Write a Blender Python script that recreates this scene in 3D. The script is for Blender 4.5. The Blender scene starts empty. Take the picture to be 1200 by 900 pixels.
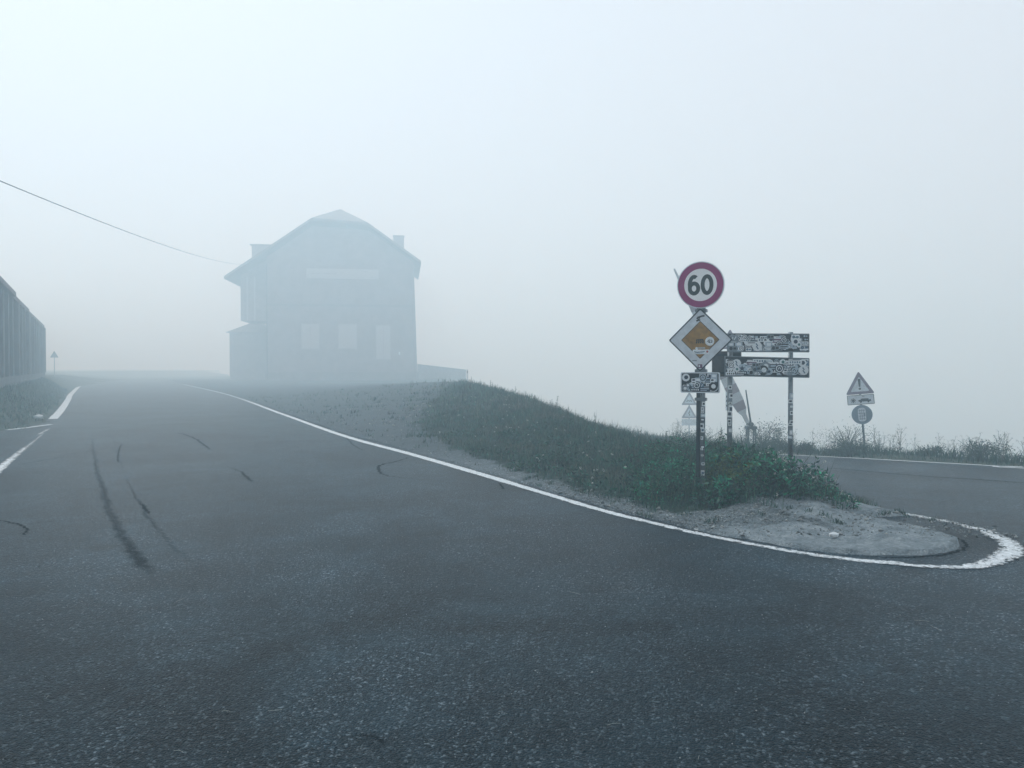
import bpy, bmesh, math, random
import numpy as np
from mathutils import Vector, Matrix
from mathutils.geometry import delaunay_2d_cdt

random.seed(7)
rng = np.random.default_rng(7)
sc = bpy.context.scene
C = sc.collection
R = math.radians

# ------------------------------------------------------------------ camera
H, F, PITCH = 1.8, 906.0, math.atan(19 / 906.0)
cam_d = bpy.data.cameras.new('camera')
cam_d.sensor_width = 36
cam_d.lens = 36 * F / 1200
cam_d.clip_start, cam_d.clip_end = 0.05, 4000
cam = bpy.data.objects.new('camera', cam_d)
cam.location = (0, 0, H)
cam.rotation_euler = (R(90) - PITCH, 0, 0)
C.objects.link(cam)
sc.camera = cam

# ------------------------------------------------------------------ light
SUN_EL, SUN_AZ = R(48), R(-38)          # behind the cloud, ahead and to the left
w = bpy.data.worlds.new('World')
sc.world = w
w.use_nodes = True
nt = w.node_tree
nt.nodes.clear()
sky = nt.nodes.new('ShaderNodeTexSky')
sky.sky_type = 'NISHITA'
sky.sun_disc = False
sky.sun_elevation = SUN_EL
sky.sun_rotation = SUN_AZ
sky.altitude = 2500
sky.air_density, sky.dust_density, sky.ozone_density = 1.0, 4.0, 1.0
mixn = nt.nodes.new('ShaderNodeMix')
mixn.data_type = 'RGBA'
mixn.inputs['Factor'].default_value = 0.82      # closed cloud deck over the clear sky
mixn.inputs[7].default_value = (10.5, 11.2, 12.1, 1)
bg = nt.nodes.new('ShaderNodeBackground')
bg.inputs['Strength'].default_value = 0.088
wo = nt.nodes.new('ShaderNodeOutputWorld')
nt.links.new(sky.outputs[0], mixn.inputs[6])
nt.links.new(mixn.outputs[2], bg.inputs[0])
nt.links.new(bg.outputs[0], wo.inputs[0])

sun_d = bpy.data.lights.new('sun', 'SUN')
sun_d.energy = 2.2
sun_d.angle = R(25)
sun_d.color = (0.81, 0.94, 1.0)
sun = bpy.data.objects.new('sun', sun_d)
sd = Vector((math.sin(SUN_AZ) * math.cos(SUN_EL), math.cos(SUN_AZ) * math.cos(SUN_EL), math.sin(SUN_EL)))
sun.rotation_euler = (-sd).to_track_quat('-Z', 'Y').to_euler()
sun.location = (-20, 20, 60)
C.objects.link(sun)

vs = sc.view_settings
vs.view_transform = 'Standard'
vs.look = 'None'
vs.gamma = 1
vs.exposure = 0.0
cy = sc.cycles
cy.use_denoising = True
try:
    cy.denoiser = 'OPENIMAGEDENOISE'
    cy.denoising_prefilter = 'ACCURATE'
    cy.denoising_input_passes = 'RGB_ALBEDO_NORMAL'
except Exception:
    pass
cy.max_bounces = 12
cy.diffuse_bounces = 3
cy.glossy_bounces = 2
cy.transparent_max_bounces = 12
cy.volume_bounces = 8

# ------------------------------------------------------------------ helpers
def tag(o, label=None, cat=None, group=None, kind=None):
    if label: o['label'] = label
    if cat: o['category'] = cat
    if group: o['group'] = group
    if kind: o['kind'] = kind
    return o

def thing(name, label, cat, loc=(0, 0, 0), rz=0, group=None):
    o = bpy.data.objects.new(name, None)
    C.objects.link(o)
    o.location = loc
    o.rotation_euler = (0, 0, rz)
    o.empty_display_size = 0.2
    return tag(o, label, cat, group)

def obj(name, bm, mat, parent=None, smooth=False, loc=None):
    me = bpy.data.meshes.new(name)
    bm.normal_update()
    bm.to_mesh(me)
    bm.free()
    for m in (mat if isinstance(mat, (list, tuple)) else [mat]):
        me.materials.append(m)
    if smooth:
        for p in me.polygons: p.use_smooth = True
    o = bpy.data.objects.new(name, me)
    C.objects.link(o)
    if parent: o.parent = parent
    if loc: o.location = loc
    return o

def link_copy(o, parent=None):
    c = o.copy()
    C.objects.link(c)
    if parent: c.parent = parent
    return c

def copy_tree(o, parent=None):
    c = link_copy(o, parent)
    for ch in list(o.children):
        copy_tree(ch, c)
    return c

def np_mesh(name, V, faces, mat, attr=None, smooth=False, parent=None):
    """V Nx3 array, faces list of arrays (each MxK); attr: per-vertex Nx3 colour 'tint'."""
    me = bpy.data.meshes.new(name)
    V = np.asarray(V, dtype=np.float32)
    me.vertices.add(len(V))
    me.vertices.foreach_set('co', V.ravel())
    loops = np.concatenate([f.ravel() for f in faces]).astype(np.int32)
    tot = np.concatenate([np.full(len(f), f.shape[1], dtype=np.int32) for f in faces])
    start = np.concatenate([[0], np.cumsum(tot)[:-1]]).astype(np.int32)
    me.loops.add(len(loops))
    me.loops.foreach_set('vertex_index', loops)
    me.polygons.add(len(tot))
    me.polygons.foreach_set('loop_start', start)
    me.polygons.foreach_set('loop_total', tot)
    if smooth:
        me.polygons.foreach_set('use_smooth', np.ones(len(tot), dtype=bool))
    me.update(calc_edges=True)
    me.validate()
    if attr is not None:
        a = me.color_attributes.new('tint', 'FLOAT_COLOR', 'POINT')
        col = np.ones((len(V), 4), dtype=np.float32)
        col[:, :3] = attr
        a.data.foreach_set('color', col.ravel())
    me.materials.append(mat)
    o = bpy.data.objects.new(name, me)
    C.objects.link(o)
    if parent: o.parent = parent
    return o

def add_box(bm, x0, x1, y0, y1, z0, z1, bev=0, mat=0):
    v = [bm.verts.new(p) for p in ((x0, y0, z0), (x1, y0, z0), (x1, y1, z0), (x0, y1, z0), (x0, y0, z1), (x1, y0, z1), (x1, y1, z1), (x0, y1, z1))]
    fs = [bm.faces.new([v[i] for i in q]) for q in ((3, 2, 1, 0), (4, 5, 6, 7), (0, 1, 5, 4), (1, 2, 6, 5), (2, 3, 7, 6), (3, 0, 4, 7))]
    for f in fs: f.material_index = mat
    if bev:
        es = list({e for f in fs for e in f.edges})
        bmesh.ops.bevel(bm, geom=es, offset=bev, segments=2, affect='EDGES')
    return fs

def box(*a, **k):
    bm = bmesh.new()
    add_box(bm, *a, **k)
    return bm

def add_tube(bm, pts, radii, n=12, cap=True, mat=0):
    rings = []
    pts = [Vector(p) for p in pts]
    if not isinstance(radii, (list, tuple)): radii = [radii] * len(pts)
    for i, p in enumerate(pts):
        d = (pts[min(i + 1, len(pts) - 1)] - pts[max(i - 1, 0)]).normalized()
        up = Vector((0, 1, 0)) if abs(d.z) > 0.8 else Vector((0, 0, 1))
        a = d.cross(up).normalized()
        b = a.cross(d).normalized()
        rings.append([bm.verts.new(p + (a * math.cos(2 * math.pi * k / n) + b * math.sin(2 * math.pi * k / n)) * radii[i]) for k in range(n)])
    for r0, r1 in zip(rings, rings[1:]):
        for k in range(n):
            f = bm.faces.new((r0[k], r0[(k + 1) % n], r1[(k + 1) % n], r1[k]))
            f.material_index = mat
            f.smooth = True
    if cap:
        for r in (list(reversed(rings[0])), rings[-1]):
            bm.faces.new(r).material_index = mat
    bmesh.ops.recalc_face_normals(bm, faces=bm.faces)

def tube(*a, **k):
    bm = bmesh.new()
    add_tube(bm, *a, **k)
    return bm

def add_plate(bm, outline, y0, y1, mat=0):
    """A plate in the xz plane: outline list of (x,z) counter-clockwise seen from -y; front face at y0, back at y1."""
    a = [bm.verts.new((x, y0, z)) for x, z in outline]
    f = bm.faces.new(a)
    f.material_index = mat
    if y1 > y0:
        b = [bm.verts.new((x, y1, z)) for x, z in outline]
        bm.faces.new(list(reversed(b))).material_index = mat
        n = len(a)
        for i in range(n):
            bm.faces.new((a[(i + 1) % n], a[i], b[i], b[(i + 1) % n])).material_index = mat
    return f

def plate(outline, y0, y1):
    bm = bmesh.new()
    add_plate(bm, outline, y0, y1)
    return bm

def add_ring(bm, outer, inner, y0, y1, mat=0):
    """Frame between two outlines with the same number of points."""
    n = len(outer)
    fo = [bm.verts.new((x, y0, z)) for x, z in outer]; fi = [bm.verts.new((x, y0, z)) for x, z in inner]
    bo = [bm.verts.new((x, y1, z)) for x, z in outer]; bi = [bm.verts.new((x, y1, z)) for x, z in inner]
    for i in range(n):
        j = (i + 1) % n
        for q in ((fo[i], fo[j], fi[j], fi[i]), (fo[j], fo[i], bo[i], bo[j]), (fi[i], fi[j], bi[j], bi[i]), (bo[j], bo[i], bi[i], bi[j])):
            bm.faces.new(q).material_index = mat

def ring(outer, inner, y0, y1):
    bm = bmesh.new()
    add_ring(bm, outer, inner, y0, y1)
    return bm

def circle(r, n=48, cx=0, cz=0, rz=None):
    return [(cx + r * math.cos(2 * math.pi * k / n), cz + (rz or r) * math.sin(2 * math.pi * k / n)) for k in range(n)]

def round_poly(pts, r, seg=5):
    out = []
    n = len(pts)
    for i in range(n):
        p0, p, p1 = Vector(pts[i - 1]), Vector(pts[i]), Vector(pts[(i + 1) % n])
        a, b = (p0 - p).normalized(), (p1 - p).normalized()
        ang = a.angle(b)
        t = min(r / math.tan(ang / 2), (p0 - p).length * .45, (p1 - p).length * .45)
        s, e = p + a * t, p + b * t
        for k in range(seg + 1):
            u = k / seg
            q = s * (1 - u) ** 2 + p * 2 * u * (1 - u) + e * u * u
            out.append((q.x, q.y))
    return out

def rect(x0, x1, z0, z1, r=0.0, seg=4):
    p = [(x0, z0), (x1, z0), (x1, z1), (x0, z1)]
    return round_poly(p, r, seg) if r else p

def tri(wd, z0, r=0.0):
    h = wd * .866
    p = [(-wd / 2, z0), (wd / 2, z0), (0, z0 + h)]
    return round_poly(p, r, 5) if r else p

def stroke(bm, path, wd, y, closed=False, mat=0):
    """A flat stroke of constant width along (x,z) points, lying at depth y."""
    n = len(path)
    L, Rr = [], []
    for i in range(n):
        a = Vector(path[i - 1] if (i or closed) else path[i])
        b = Vector(path[(i + 1) % n] if (i < n - 1 or closed) else path[i])
        d = (b - a).normalized()
        nn = Vector((-d.y, d.x)) * wd / 2
        p = Vector(path[i])
        L.append(bm.verts.new((p.x + nn.x, y, p.y + nn.y)))
        Rr.append(bm.verts.new((p.x - nn.x, y, p.y - nn.y)))
    for i in range(n if closed else n - 1):
        j = (i + 1) % n
        f = bm.faces.new((L[i], Rr[i], Rr[j], L[j]))
        f.material_index = mat
        f.normal_update()
        if f.normal.y > 0: f.normal_flip()

# ------------------------------------------------------------------ materials
def mat_nodes(name):
    m = bpy.data.materials.new(name)
    m.use_nodes = True
    n = m.node_tree.nodes
    return m, m.node_tree, n['Principled BSDF'], n['Material Output']

def N(t, typ, **kw):
    n = t.nodes.new(typ)
    for k, v in kw.items(): setattr(n, k, v)
    return n

def pos(t):
    return N(t, 'ShaderNodeNewGeometry').outputs['Position']

def noise(t, scale, detail=4, rough=.55, vec=None, dist=0):
    n = N(t, 'ShaderNodeTexNoise')
    n.inputs['Scale'].default_value = scale
    n.inputs['Detail'].default_value = detail
    n.inputs['Roughness'].default_value = rough
    n.inputs['Distortion'].default_value = dist
    t.links.new(vec if vec is not None else pos(t), n.inputs['Vector'])
    return n.outputs['Fac']

def ramp(t, val, stops):
    n = N(t, 'ShaderNodeValToRGB')
    e = n.color_ramp.elements
    while len(e) < len(stops): e.new(0.5)
    for el, (p, c) in zip(e, stops):
        el.position = p
        el.color = (c, c, c, 1) if isinstance(c, (int, float)) else (*c, 1)
    t.links.new(val, n.inputs[0])
    return n.outputs[0]

def mixc(t, fac, a, b, mode='MIX'):
    n = N(t, 'ShaderNodeMix', data_type='RGBA', blend_type=mode)
    for inp, v in ((n.inputs['Factor'], fac), (n.inputs[6], a), (n.inputs[7], b)):
        if isinstance(v, (int, float)): inp.default_value = v
        elif isinstance(v, tuple): inp.default_value = (*v, 1)
        else: t.links.new(v, inp)
    return n.outputs[2]

def math_n(t, op, a, b=0.0):
    n = N(t, 'ShaderNodeMath', operation=op)
    for inp, v in zip(n.inputs, (a, b)):
        if isinstance(v, (int, float)): inp.default_value = v
        else: t.links.new(v, inp)
    return n.outputs[0]

def bump(t, bs, h, strength=.5, dist=.01):
    n = N(t, 'ShaderNodeBump')
    n.inputs['Strength'].default_value = strength
    n.inputs['Distance'].default_value = dist
    t.links.new(h, n.inputs['Height'])
    t.links.new(n.outputs[0], bs.inputs['Normal'])

def simple(name, col, rough=.6, var=.25, scale=6, metal=0, bmp=0.0, spec=.5, objspace=True):
    m, t, b, o = mat_nodes(name)
    vec = N(t, 'ShaderNodeTexCoord').outputs['Object'] if objspace else pos(t)
    nz = noise(t, scale, 5, .6, vec)
    dark = tuple(c * (1 - var) for c in col)
    lite = tuple(min(1, c * (1 + var)) for c in col)
    t.links.new(ramp(t, nz, ((.3, dark), (.7, lite))), b.inputs['Base Color'])
    b.inputs['Roughness'].default_value = rough
    b.inputs['Metallic'].default_value = metal
    b.inputs['Specular IOR Level'].default_value = spec
    if bmp:
        bump(t, b, noise(t, scale * 6, 5, .6, vec), bmp, .01)
    return m

def asphalt_mat():
    m, t, b, o = mat_nodes('asphalt')
    p = pos(t)
    vor = N(t, 'ShaderNodeTexVoronoi')
    vor.inputs['Scale'].default_value = 80
    t.links.new(p, vor.inputs['Vector'])
    sep = N(t, 'ShaderNodeSeparateColor')
    t.links.new(vor.outputs['Color'], sep.inputs[0])
    stone = ramp(t, sep.outputs[0], ((0, (.002, .007, .011)), (.45, (.013, .026, .035)), (.80, (.031, .052, .066)), (.95, (.17, .22, .25))))
    f2 = noise(t, 28, 3, .6)
    c = mixc(t, ramp(t, f2, ((.38, 0), (.62, 1))), (.004, .012, .018), stone)
    wear = ramp(t, noise(t, .9, 5, .65, dist=.5), ((.35, .55), (.65, 0)))
    c = mixc(t, wear, c, (.013, .029, .040))
    big = noise(t, .45, 6, .62, dist=.8)
    c = mixc(t, 1.0, c, ramp(t, big, ((.30, .42), (.5, 1.0), (.70, 1.7))), 'MULTIPLY')
    mid = noise(t, 2.4, 6, .7, dist=.8)
    c = mixc(t, 1.0, c, ramp(t, mid, ((.3, .66), (.7, 1.3))), 'MULTIPLY')
    st = ramp(t, noise(t, 1.1, 4, .55, dist=.6), ((.60, 0), (.70, 1)))
    c = mixc(t, math_n(t, 'MULTIPLY', st, .6), c, (.005, .010, .014))
    # pale scratches: stretched noise across the road
    mp = N(t, 'ShaderNodeMapping')
    mp.inputs['Rotation'].default_value = (0, 0, .25)
    mp.inputs['Scale'].default_value = (2.2, 26, 1)
    t.links.new(p, mp.inputs['Vector'])
    scr = ramp(t, noise(t, 1.5, 4, .7, mp.outputs[0], 1.2), ((.70, 0), (.76, 1)))
    c = mixc(t, math_n(t, 'MULTIPLY', scr, .22), c, (.14, .17, .19))
    t.links.new(c, b.inputs['Base Color'])
    b.inputs['Roughness'].default_value = .38
    b.inputs['Specular IOR Level'].default_value = .05
    h = math_n(t, 'ADD', math_n(t, 'MULTIPLY', vor.outputs['Distance'], -.6), f2)
    bump(t, b, h, 1.0, .013)
    return m

def alpha_mix(t, b, o, fac):
    tr = N(t, 'ShaderNodeBsdfTransparent')
    mx = N(t, 'ShaderNodeMixShader')
    t.links.new(fac, mx.inputs[0])
    t.links.new(tr.outputs[0], mx.inputs[1])
    t.links.new(b.outputs[0], mx.inputs[2])
    t.links.new(mx.outputs[0], o.inputs['Surface'])

def tint_r(t):
    a = N(t, 'ShaderNodeVertexColor')
    a.layer_name = 'tint'
    s = N(t, 'ShaderNodeSeparateColor')
    t.links.new(a.outputs[0], s.inputs[0])
    return s.outputs        # R: across 0..1..0 ; G: strength

def paint_mat():
    m, t, b, o = mat_nodes('road_paint')
    s = tint_r(t)
    n1 = noise(t, 11, 6, .8, dist=1.6)
    n2 = noise(t, 2.6, 4, .65)
    k = math_n(t, 'ADD', math_n(t, 'MULTIPLY', n1, .95), math_n(t, 'MULTIPLY', n2, .30))
    k = math_n(t, 'ADD', k, math_n(t, 'MULTIPLY', s[0], .42))
    k = math_n(t, 'ADD', k, math_n(t, 'MULTIPLY', s[1], .5))
    fac = ramp(t, math_n(t, 'MULTIPLY', k, .5), ((.515, 0), (.56, 1)))
    c = ramp(t, noise(t, 24, 6, .7), ((.3, (.28, .33, .36)), (.62, (.66, .70, .72))))
    t.links.new(c, b.inputs['Base Color'])
    b.inputs['Roughness'].default_value = .6
    bump(t, b, n1, .4, .004)
    alpha_mix(t, b, o, fac)
    return m

def crack_mat(name, col, soft, top):
    m, t, b, o = mat_nodes(name)
    s = tint_r(t)
    n1 = noise(t, 16, 5, .75, dist=.6)
    k = math_n(t, 'MULTIPLY', s[0], math_n(t, 'ADD', math_n(t, 'MULTIPLY', n1, 1.4), -.05))
    k = math_n(t, 'MULTIPLY', k, s[1])
    fac = ramp(t, k, ((.22, 0), (.22 + soft, top)))
    b.inputs['Base Color'].default_value = (*col, 1)
    b.inputs['Roughness'].default_value = .9
    b.inputs['Specular IOR Level'].default_value = .04
    alpha_mix(t, b, o, fac)
    return m

def bank_mat():
    """tint R: gravel share, G: concrete apron share."""
    m, t, b, o = mat_nodes('bank_soil')
    s = tint_r(t)
    g1 = noise(t, 9, 6, .65)
    grass = ramp(t, g1, ((.3, (.006, .020, .017)), (.55, (.014, .034, .028)), (.75, (.04, .050, .042))))
    vor = N(t, 'ShaderNodeTexVoronoi')
    vor.inputs['Scale'].default_value = 55
    t.links.new(pos(t), vor.inputs['Vector'])
    sp = N(t, 'ShaderNodeSeparateColor')
    t.links.new(vor.outputs['Color'], sp.inputs[0])
    grav = ramp(t, sp.outputs[0], ((0, (.035, .052, .062)), (.5, (.095, .12, .135)), (.9, (.20, .235, .25)), (1, (.36, .39, .40))))
    gv = noise(t, 5, 6, .7)
    grav = mixc(t, ramp(t, gv, ((.35, 0), (.7, .8))), grav, (.06, .082, .092))
    grav = mixc(t, math_n(t, 'MULTIPLY', s[2], .8), grav, ramp(t, gv, ((.3, (.022, .036, .043)), (.7, (.065, .085, .095)))))
    conc = ramp(t, noise(t, 4.5, 8, .75, dist=.6), ((.3, (.09, .12, .14)), (.48, (.19, .235, .26)), (.70, (.42, .47, .50))))
    conc = mixc(t, .5, conc, grav)
    edge = noise(t, 3.2, 6, .7)
    fr = ramp(t, math_n(t, 'ADD', s[0], math_n(t, 'MULTIPLY', math_n(t, 'ADD', edge, -.5), 1.3)), ((.42, 0), (.56, 1)))
    c = mixc(t, fr, grass, grav)
    c = mixc(t, ramp(t, math_n(t, 'ADD', s[1], math_n(t, 'MULTIPLY', math_n(t, 'ADD', edge, -.5), .8)), ((.4, 0), (.6, 1))), c, conc)
    t.links.new(c, b.inputs['Base Color'])
    b.inputs['Roughness'].default_value = .9
    b.inputs['Specular IOR Level'].default_value = .2
    h = math_n(t, 'ADD', math_n(t, 'MULTIPLY', vor.outputs['Distance'], -.5), gv)
    bump(t, b, h, .8, .025)
    return m

def ground_mat():
    m, t, b, o = mat_nodes('ground_soil')
    g = noise(t, 2.5, 7, .65)
    c = ramp(t, g, ((.3, (.015, .028, .022)), (.55, (.034, .052, .036)), (.78, (.075, .08, .06))))
    t.links.new(c, b.inputs['Base Color'])
    b.inputs['Roughness'].default_value = .95
    bump(t, b, noise(t, 14, 5, .7), .7, .05)
    return m

def leaf_mat(name, rough=.55):
    m, t, b, o = mat_nodes(name)
    a = N(t, 'ShaderNodeVertexColor')
    a.layer_name = 'tint'
    nz = noise(t, 20, 3, .6)
    c = mixc(t, 1.0, a.outputs[0], ramp(t, nz, ((.3, .75), (.7, 1.25))), 'MULTIPLY')
    t.links.new(c, b.inputs['Base Color'])
    b.inputs['Roughness'].default_value = rough
    b.inputs['Specular IOR Level'].default_value = .3
    tl = N(t, 'ShaderNodeBsdfTranslucent')
    t.links.new(c, tl.inputs['Color'])
    mx = N(t, 'ShaderNodeMixShader')
    mx.inputs[0].default_value = .18
    t.links.new(b.outputs[0], mx.inputs[1])
    t.links.new(tl.outputs[0], mx.inputs[2])
    t.links.new(mx.outputs[0], o.inputs['Surface'])
    return m

M = {
    'asphalt': asphalt_mat(), 'paint': paint_mat(), 'bank': bank_mat(), 'ground': ground_mat(),
    'crack': crack_mat('crack_tar', (.003, .005, .007), .16, .8),
    'skid': crack_mat('tar_smear', (.003, .006, .008), .5, .6),
    'leaf': leaf_mat('leaf'),
    'galv': simple('galvanised_steel', (.16, .19, .21), .45, .3, 14, .55),
    'darksteel': simple('dark_weathered_steel', (.016, .026, .032), .5, .35, 12, .3),
    'white': simple('white_sheeting', (.85, .87, .88), .35, .05, 5),
    'dirtywhite': simple('dirty_white_sheeting', (.56, .62, .67), .45, .16, 9),
    'magenta': simple('faded_red_sheeting', (.25, .001, .115), .35, .08, 5),
    'digit': simple('black_green_print', (.003, .012, .012), .4, .1, 5),
    'mustard': simple('faded_yellow_sheeting', (.27, .14, .012), .4, .35, 16),
    'black': simple('black_print', (.003, .005, .006), .5, .1, 6),
    'hazered': simple('hazed_red_border', (.19, .16, .22), .45, .12, 8),  # red greyed and paled: haze painted into the border colour
    'blueface': simple('blue_sheeting', (.15, .21, .27), .45, .12, 8),  # blue paled so the distant disc looks hazier
    'greyplate': simple('sign_back_grey', (.13, .145, .15), .5, .25, 8, .3),
    'rustplate': simple('rust_stained_plate', (.055, .055, .055), .7, .45, 9),
    'red': simple('barrier_red', (.24, .21, .24), .5, .15, 6),  # red greyed to imitate haze in front of the boom
    'barwhite': simple('barrier_white', (.46, .50, .53), .5, .1, 6),  # white muted likewise, haze put into the colour
    'wall': simple('rendered_stone_wall', (.25, .205, .215), .9, .25, .8, bmp=.5),
    'wall2': simple('side_wall_boards', (.30, .25, .26), .9, .2, 1.5, bmp=.4),
    'roof': simple('slate_roof', (.13, .10, .105), .7, .25, 2, bmp=.4),
    'shutter': simple('pale_shutter', (.44, .39, .40), .7, .1, 3),
    'wallshutter': simple('wall_toned_shutter', (.28, .235, .245), .8, .1, 3),
    'trim': simple('pale_trim', (.42, .44, .45), .7, .1, 3),
    'glass': simple('dark_window_glass', (.015, .02, .025), .12, .1, 3),
    'barrack': simple('barrack_concrete', (.15, .165, .18), .9, .25, .7, bmp=.4),
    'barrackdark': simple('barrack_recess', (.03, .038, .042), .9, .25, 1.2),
    'cable': simple('cable_rubber', (.02, .022, .025), .6, .1, 4),
    'wood': simple('weathered_wood', (.10, .085, .07), .85, .3, 5, bmp=.5),
    'stone': simple('pale_stone', (.58, .62, .64), .9, .2, 8, bmp=.6),
    'petal': simple('white_petal', (.62, .62, .60), .7, .1, 9),
    'stem': simple('plant_stem', (.035, .05, .03), .8, .3, 9),
    'plinth': simple('plinth_concrete', (.19, .17, .18), .9, .25, 1, bmp=.4),
}

# ------------------------------------------------------------------ survey: pixel of the photograph -> ground
SL, Y9 = 0.04, 8.1                                   # the right-hand road falls away past the junction

RIDGE = np.array([(6.4, 4.9, .0), (7.9, 4.4, .03), (9.0, 3.9, .10), (10.0, 3.3, .16), (12.0, 3.1, .19), (15.0, 2.0, .33), (19.0, 1.0, .54), (25.0, 0.0, .80),
                  (31.0, -1.4, 1.0), (45.0, -3.6, 1.0), (60.0, -6.0, .6), (92.0, -11.0, .0), (120, -14, -.05)])

def ridge_x(y): return np.interp(y, RIDGE[:, 0], RIDGE[:, 1])
def ridge_z(y): return np.interp(y, RIDGE[:, 0], RIDGE[:, 2])

def smooth(a):
    a = np.clip(a, 0, 1)
    return a * a * (3 - 2 * a)

def base_z(x, y):
    """Height of the asphalt: level main road, right-hand road dropping behind the island."""
    x, y = np.asarray(x, float), np.asarray(y, float)
    wgt = smooth((x - ridge_x(y) + 1.2) / 2.4)
    d = np.maximum(0, y - Y9)
    return -SL * d * wgt * smooth((70 - y) / 30)

def ray(px, py):
    a, b = (px - 600) / F, (450 - py) / F
    cp, sp = math.cos(PITCH), math.sin(PITCH)
    return Vector((a, cp + b * sp, -sp + b * cp))

def G(px, py, right=False):
    """Point on the asphalt seen at a pixel of the 1200x900 photograph."""
    d = ray(px, py)
    if right:
        t = (-H + SL * Y9 * -1 * -1) if False else (H - SL * Y9) / (-d.z - SL * d.y)
        if d.y * t < Y9: t = H / -d.z
    else:
        t = H / -d.z
    return (d.x * t, d.y * t)

def P(px, py, y):
    """Point at depth y (metres ahead) on the sight line of a pixel."""
    d = ray(px, py)
    t = y / d.y
    return Vector((d.x * t, y, H + d.z * t))

def spline(pts, n):
    """Catmull-Rom through 2-D points."""
    p = [np.array(q, float) for q in pts]
    p = [2 * p[0] - p[1]] + p + [2 * p[-1] - p[-2]]
    out = []
    for i in range(1, len(p) - 2):
        for k in range(n):
            t = k / n
            out.append(.5 * ((2 * p[i]) + (-p[i - 1] + p[i + 1]) * t + (2 * p[i - 1] - 5 * p[i] + 4 * p[i + 1] - p[i + 2]) * t * t + (-p[i - 1] + 3 * p[i] - 3 * p[i + 1] + p[i + 2]) * t ** 3))
    out.append(p[-2])
    return np.array(out)

# edge lines of the roads
main_right = [G(*q) for q in ((265, 462), (330, 485), (400, 510), (480, 532), (560, 555), (630, 576), (700, 597), (760, 612), (820, 626), (880, 638), (950, 650), (1010, 657.5), (1060, 661))]
main_left3 = [G(*q) for q in ((62, 491), (72, 480), (80, 468), (86, 459))]
d_main = np.array([-.535, 1.0])
far_right = [(80, -22), (45, -3.5), (26, 8.5)] + [G(*q, right=True) for q in ((1260, 550.5), (1200, 547.5), (1100, 542), (1000, 536.5), (880, 530.5), (800, 525.5), (770, 523))]
last = far_right[-1]
far_right += [(last[0] - 1.1, last[1] + 4), (last[0] - 2.9, last[1] + 10), (last[0] - 6.5, last[1] + 20), (last[0] - 12, last[1] + 33)]
far_curve = spline(far_right, 12)
# the main line drawn on beyond the fog
mr = sorted(main_right, key=lambda q: q[1])
mr_y = np.array([q[1] for q in mr] + [mr[-1][1] + 60])
mr_x = np.array([q[0] for q in mr] + [mr[-1][0] - 31])
def main_x(y): return np.interp(y, mr_y, mr_x)
near_right = [(5.55, 8.0), (5.3, 9.0), (4.95, 10.2), (4.85, 11), (4.8, 12), (4.45, 14), (3.8, 17), (3.0, 21), (1.9, 27), (0.6, 35), (-1, 45), (-3, 58), (-8, 92), (-10, 120)]
nr_y = np.array([q[1] for q in near_right]); nr_x = np.array([q[0] for q in near_right])
def near_x(y): return np.interp(y, nr_y, nr_x)

def bank_z(x, y):
    """Ground of the traffic island, the grass bank and the forecourt up to the house."""
    x, y = np.asarray(x, float), np.asarray(y, float)
    xl, xr, xn = main_x(y) + .12, ridge_x(y), near_x(y)
    zr = ridge_z(y)
    tl = np.clip((x - xl) / np.maximum(.2, xr - xl), 0, 1)
    wide = smooth((y - 12) / 14)
    fl = (1 - (1 - tl) ** 1.9) * (1 - wide) + (.55 * smooth(tl) + .45 * tl) * wide
    tr = np.clip((xn - x) / np.maximum(.2, xn - xr), 0, 1)
    fr = 1 - (1 - tr) ** 2
    zl = zr * fl - .05 * (1 - smooth((x - xl) / .25))
    zb = base_z(xn, y)
    zz = zb + (zr - zb) * fr - .05 * (1 - smooth((xn - x) / .25))
    z = np.where(x < xr, zl, zz)
    n = .03 * np.sin(x * 3.1 + y * 1.7) * np.sin(y * 2.3 - x) + .02 * np.sin(x * 7.3 - y * 4.1)
    return z + n * np.minimum(tl, tr) * 1.5

def line_dist(x, y, curve):
    """Signed distance to a polyline, positive on its left-hand... here: positive beyond the far edge."""
    x, y = np.asarray(x, float), np.asarray(y, float)
    best = np.full(x.shape, 1e9); sg = np.zeros(x.shape)
    for a, b in zip(curve[:-1], curve[1:]):
        d = b - a
        L2 = d @ d
        if L2 < 1e-9: continue
        t = np.clip(((x - a[0]) * d[0] + (y - a[1]) * d[1]) / L2, 0, 1)
        ex, ey = x - a[0] - t * d[0], y - a[1] - t * d[1]
        q = np.hypot(ex, ey)
        cr = d[0] * ey - d[1] * ex
        up = q < best
        best = np.where(up, q, best)
        sg = np.where(up, np.sign(-cr), sg)
    return best * sg

# barracks and left verge: everything left of the main road
LEFT0 = np.array(G(0, 549)); 
def left_x(y):                                      # left-hand edge of the main road
    pts = sorted(main_left3, key=lambda q: q[1])
    ys = [q[1] for q in pts]; xs = [q[0] for q in pts]
    ys = [ys[0] - 40] + ys + [ys[-1] + 80]; xs = [xs[0] + 21.4] + xs + [xs[-1] - 42]
    return np.interp(y, ys, xs)

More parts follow.
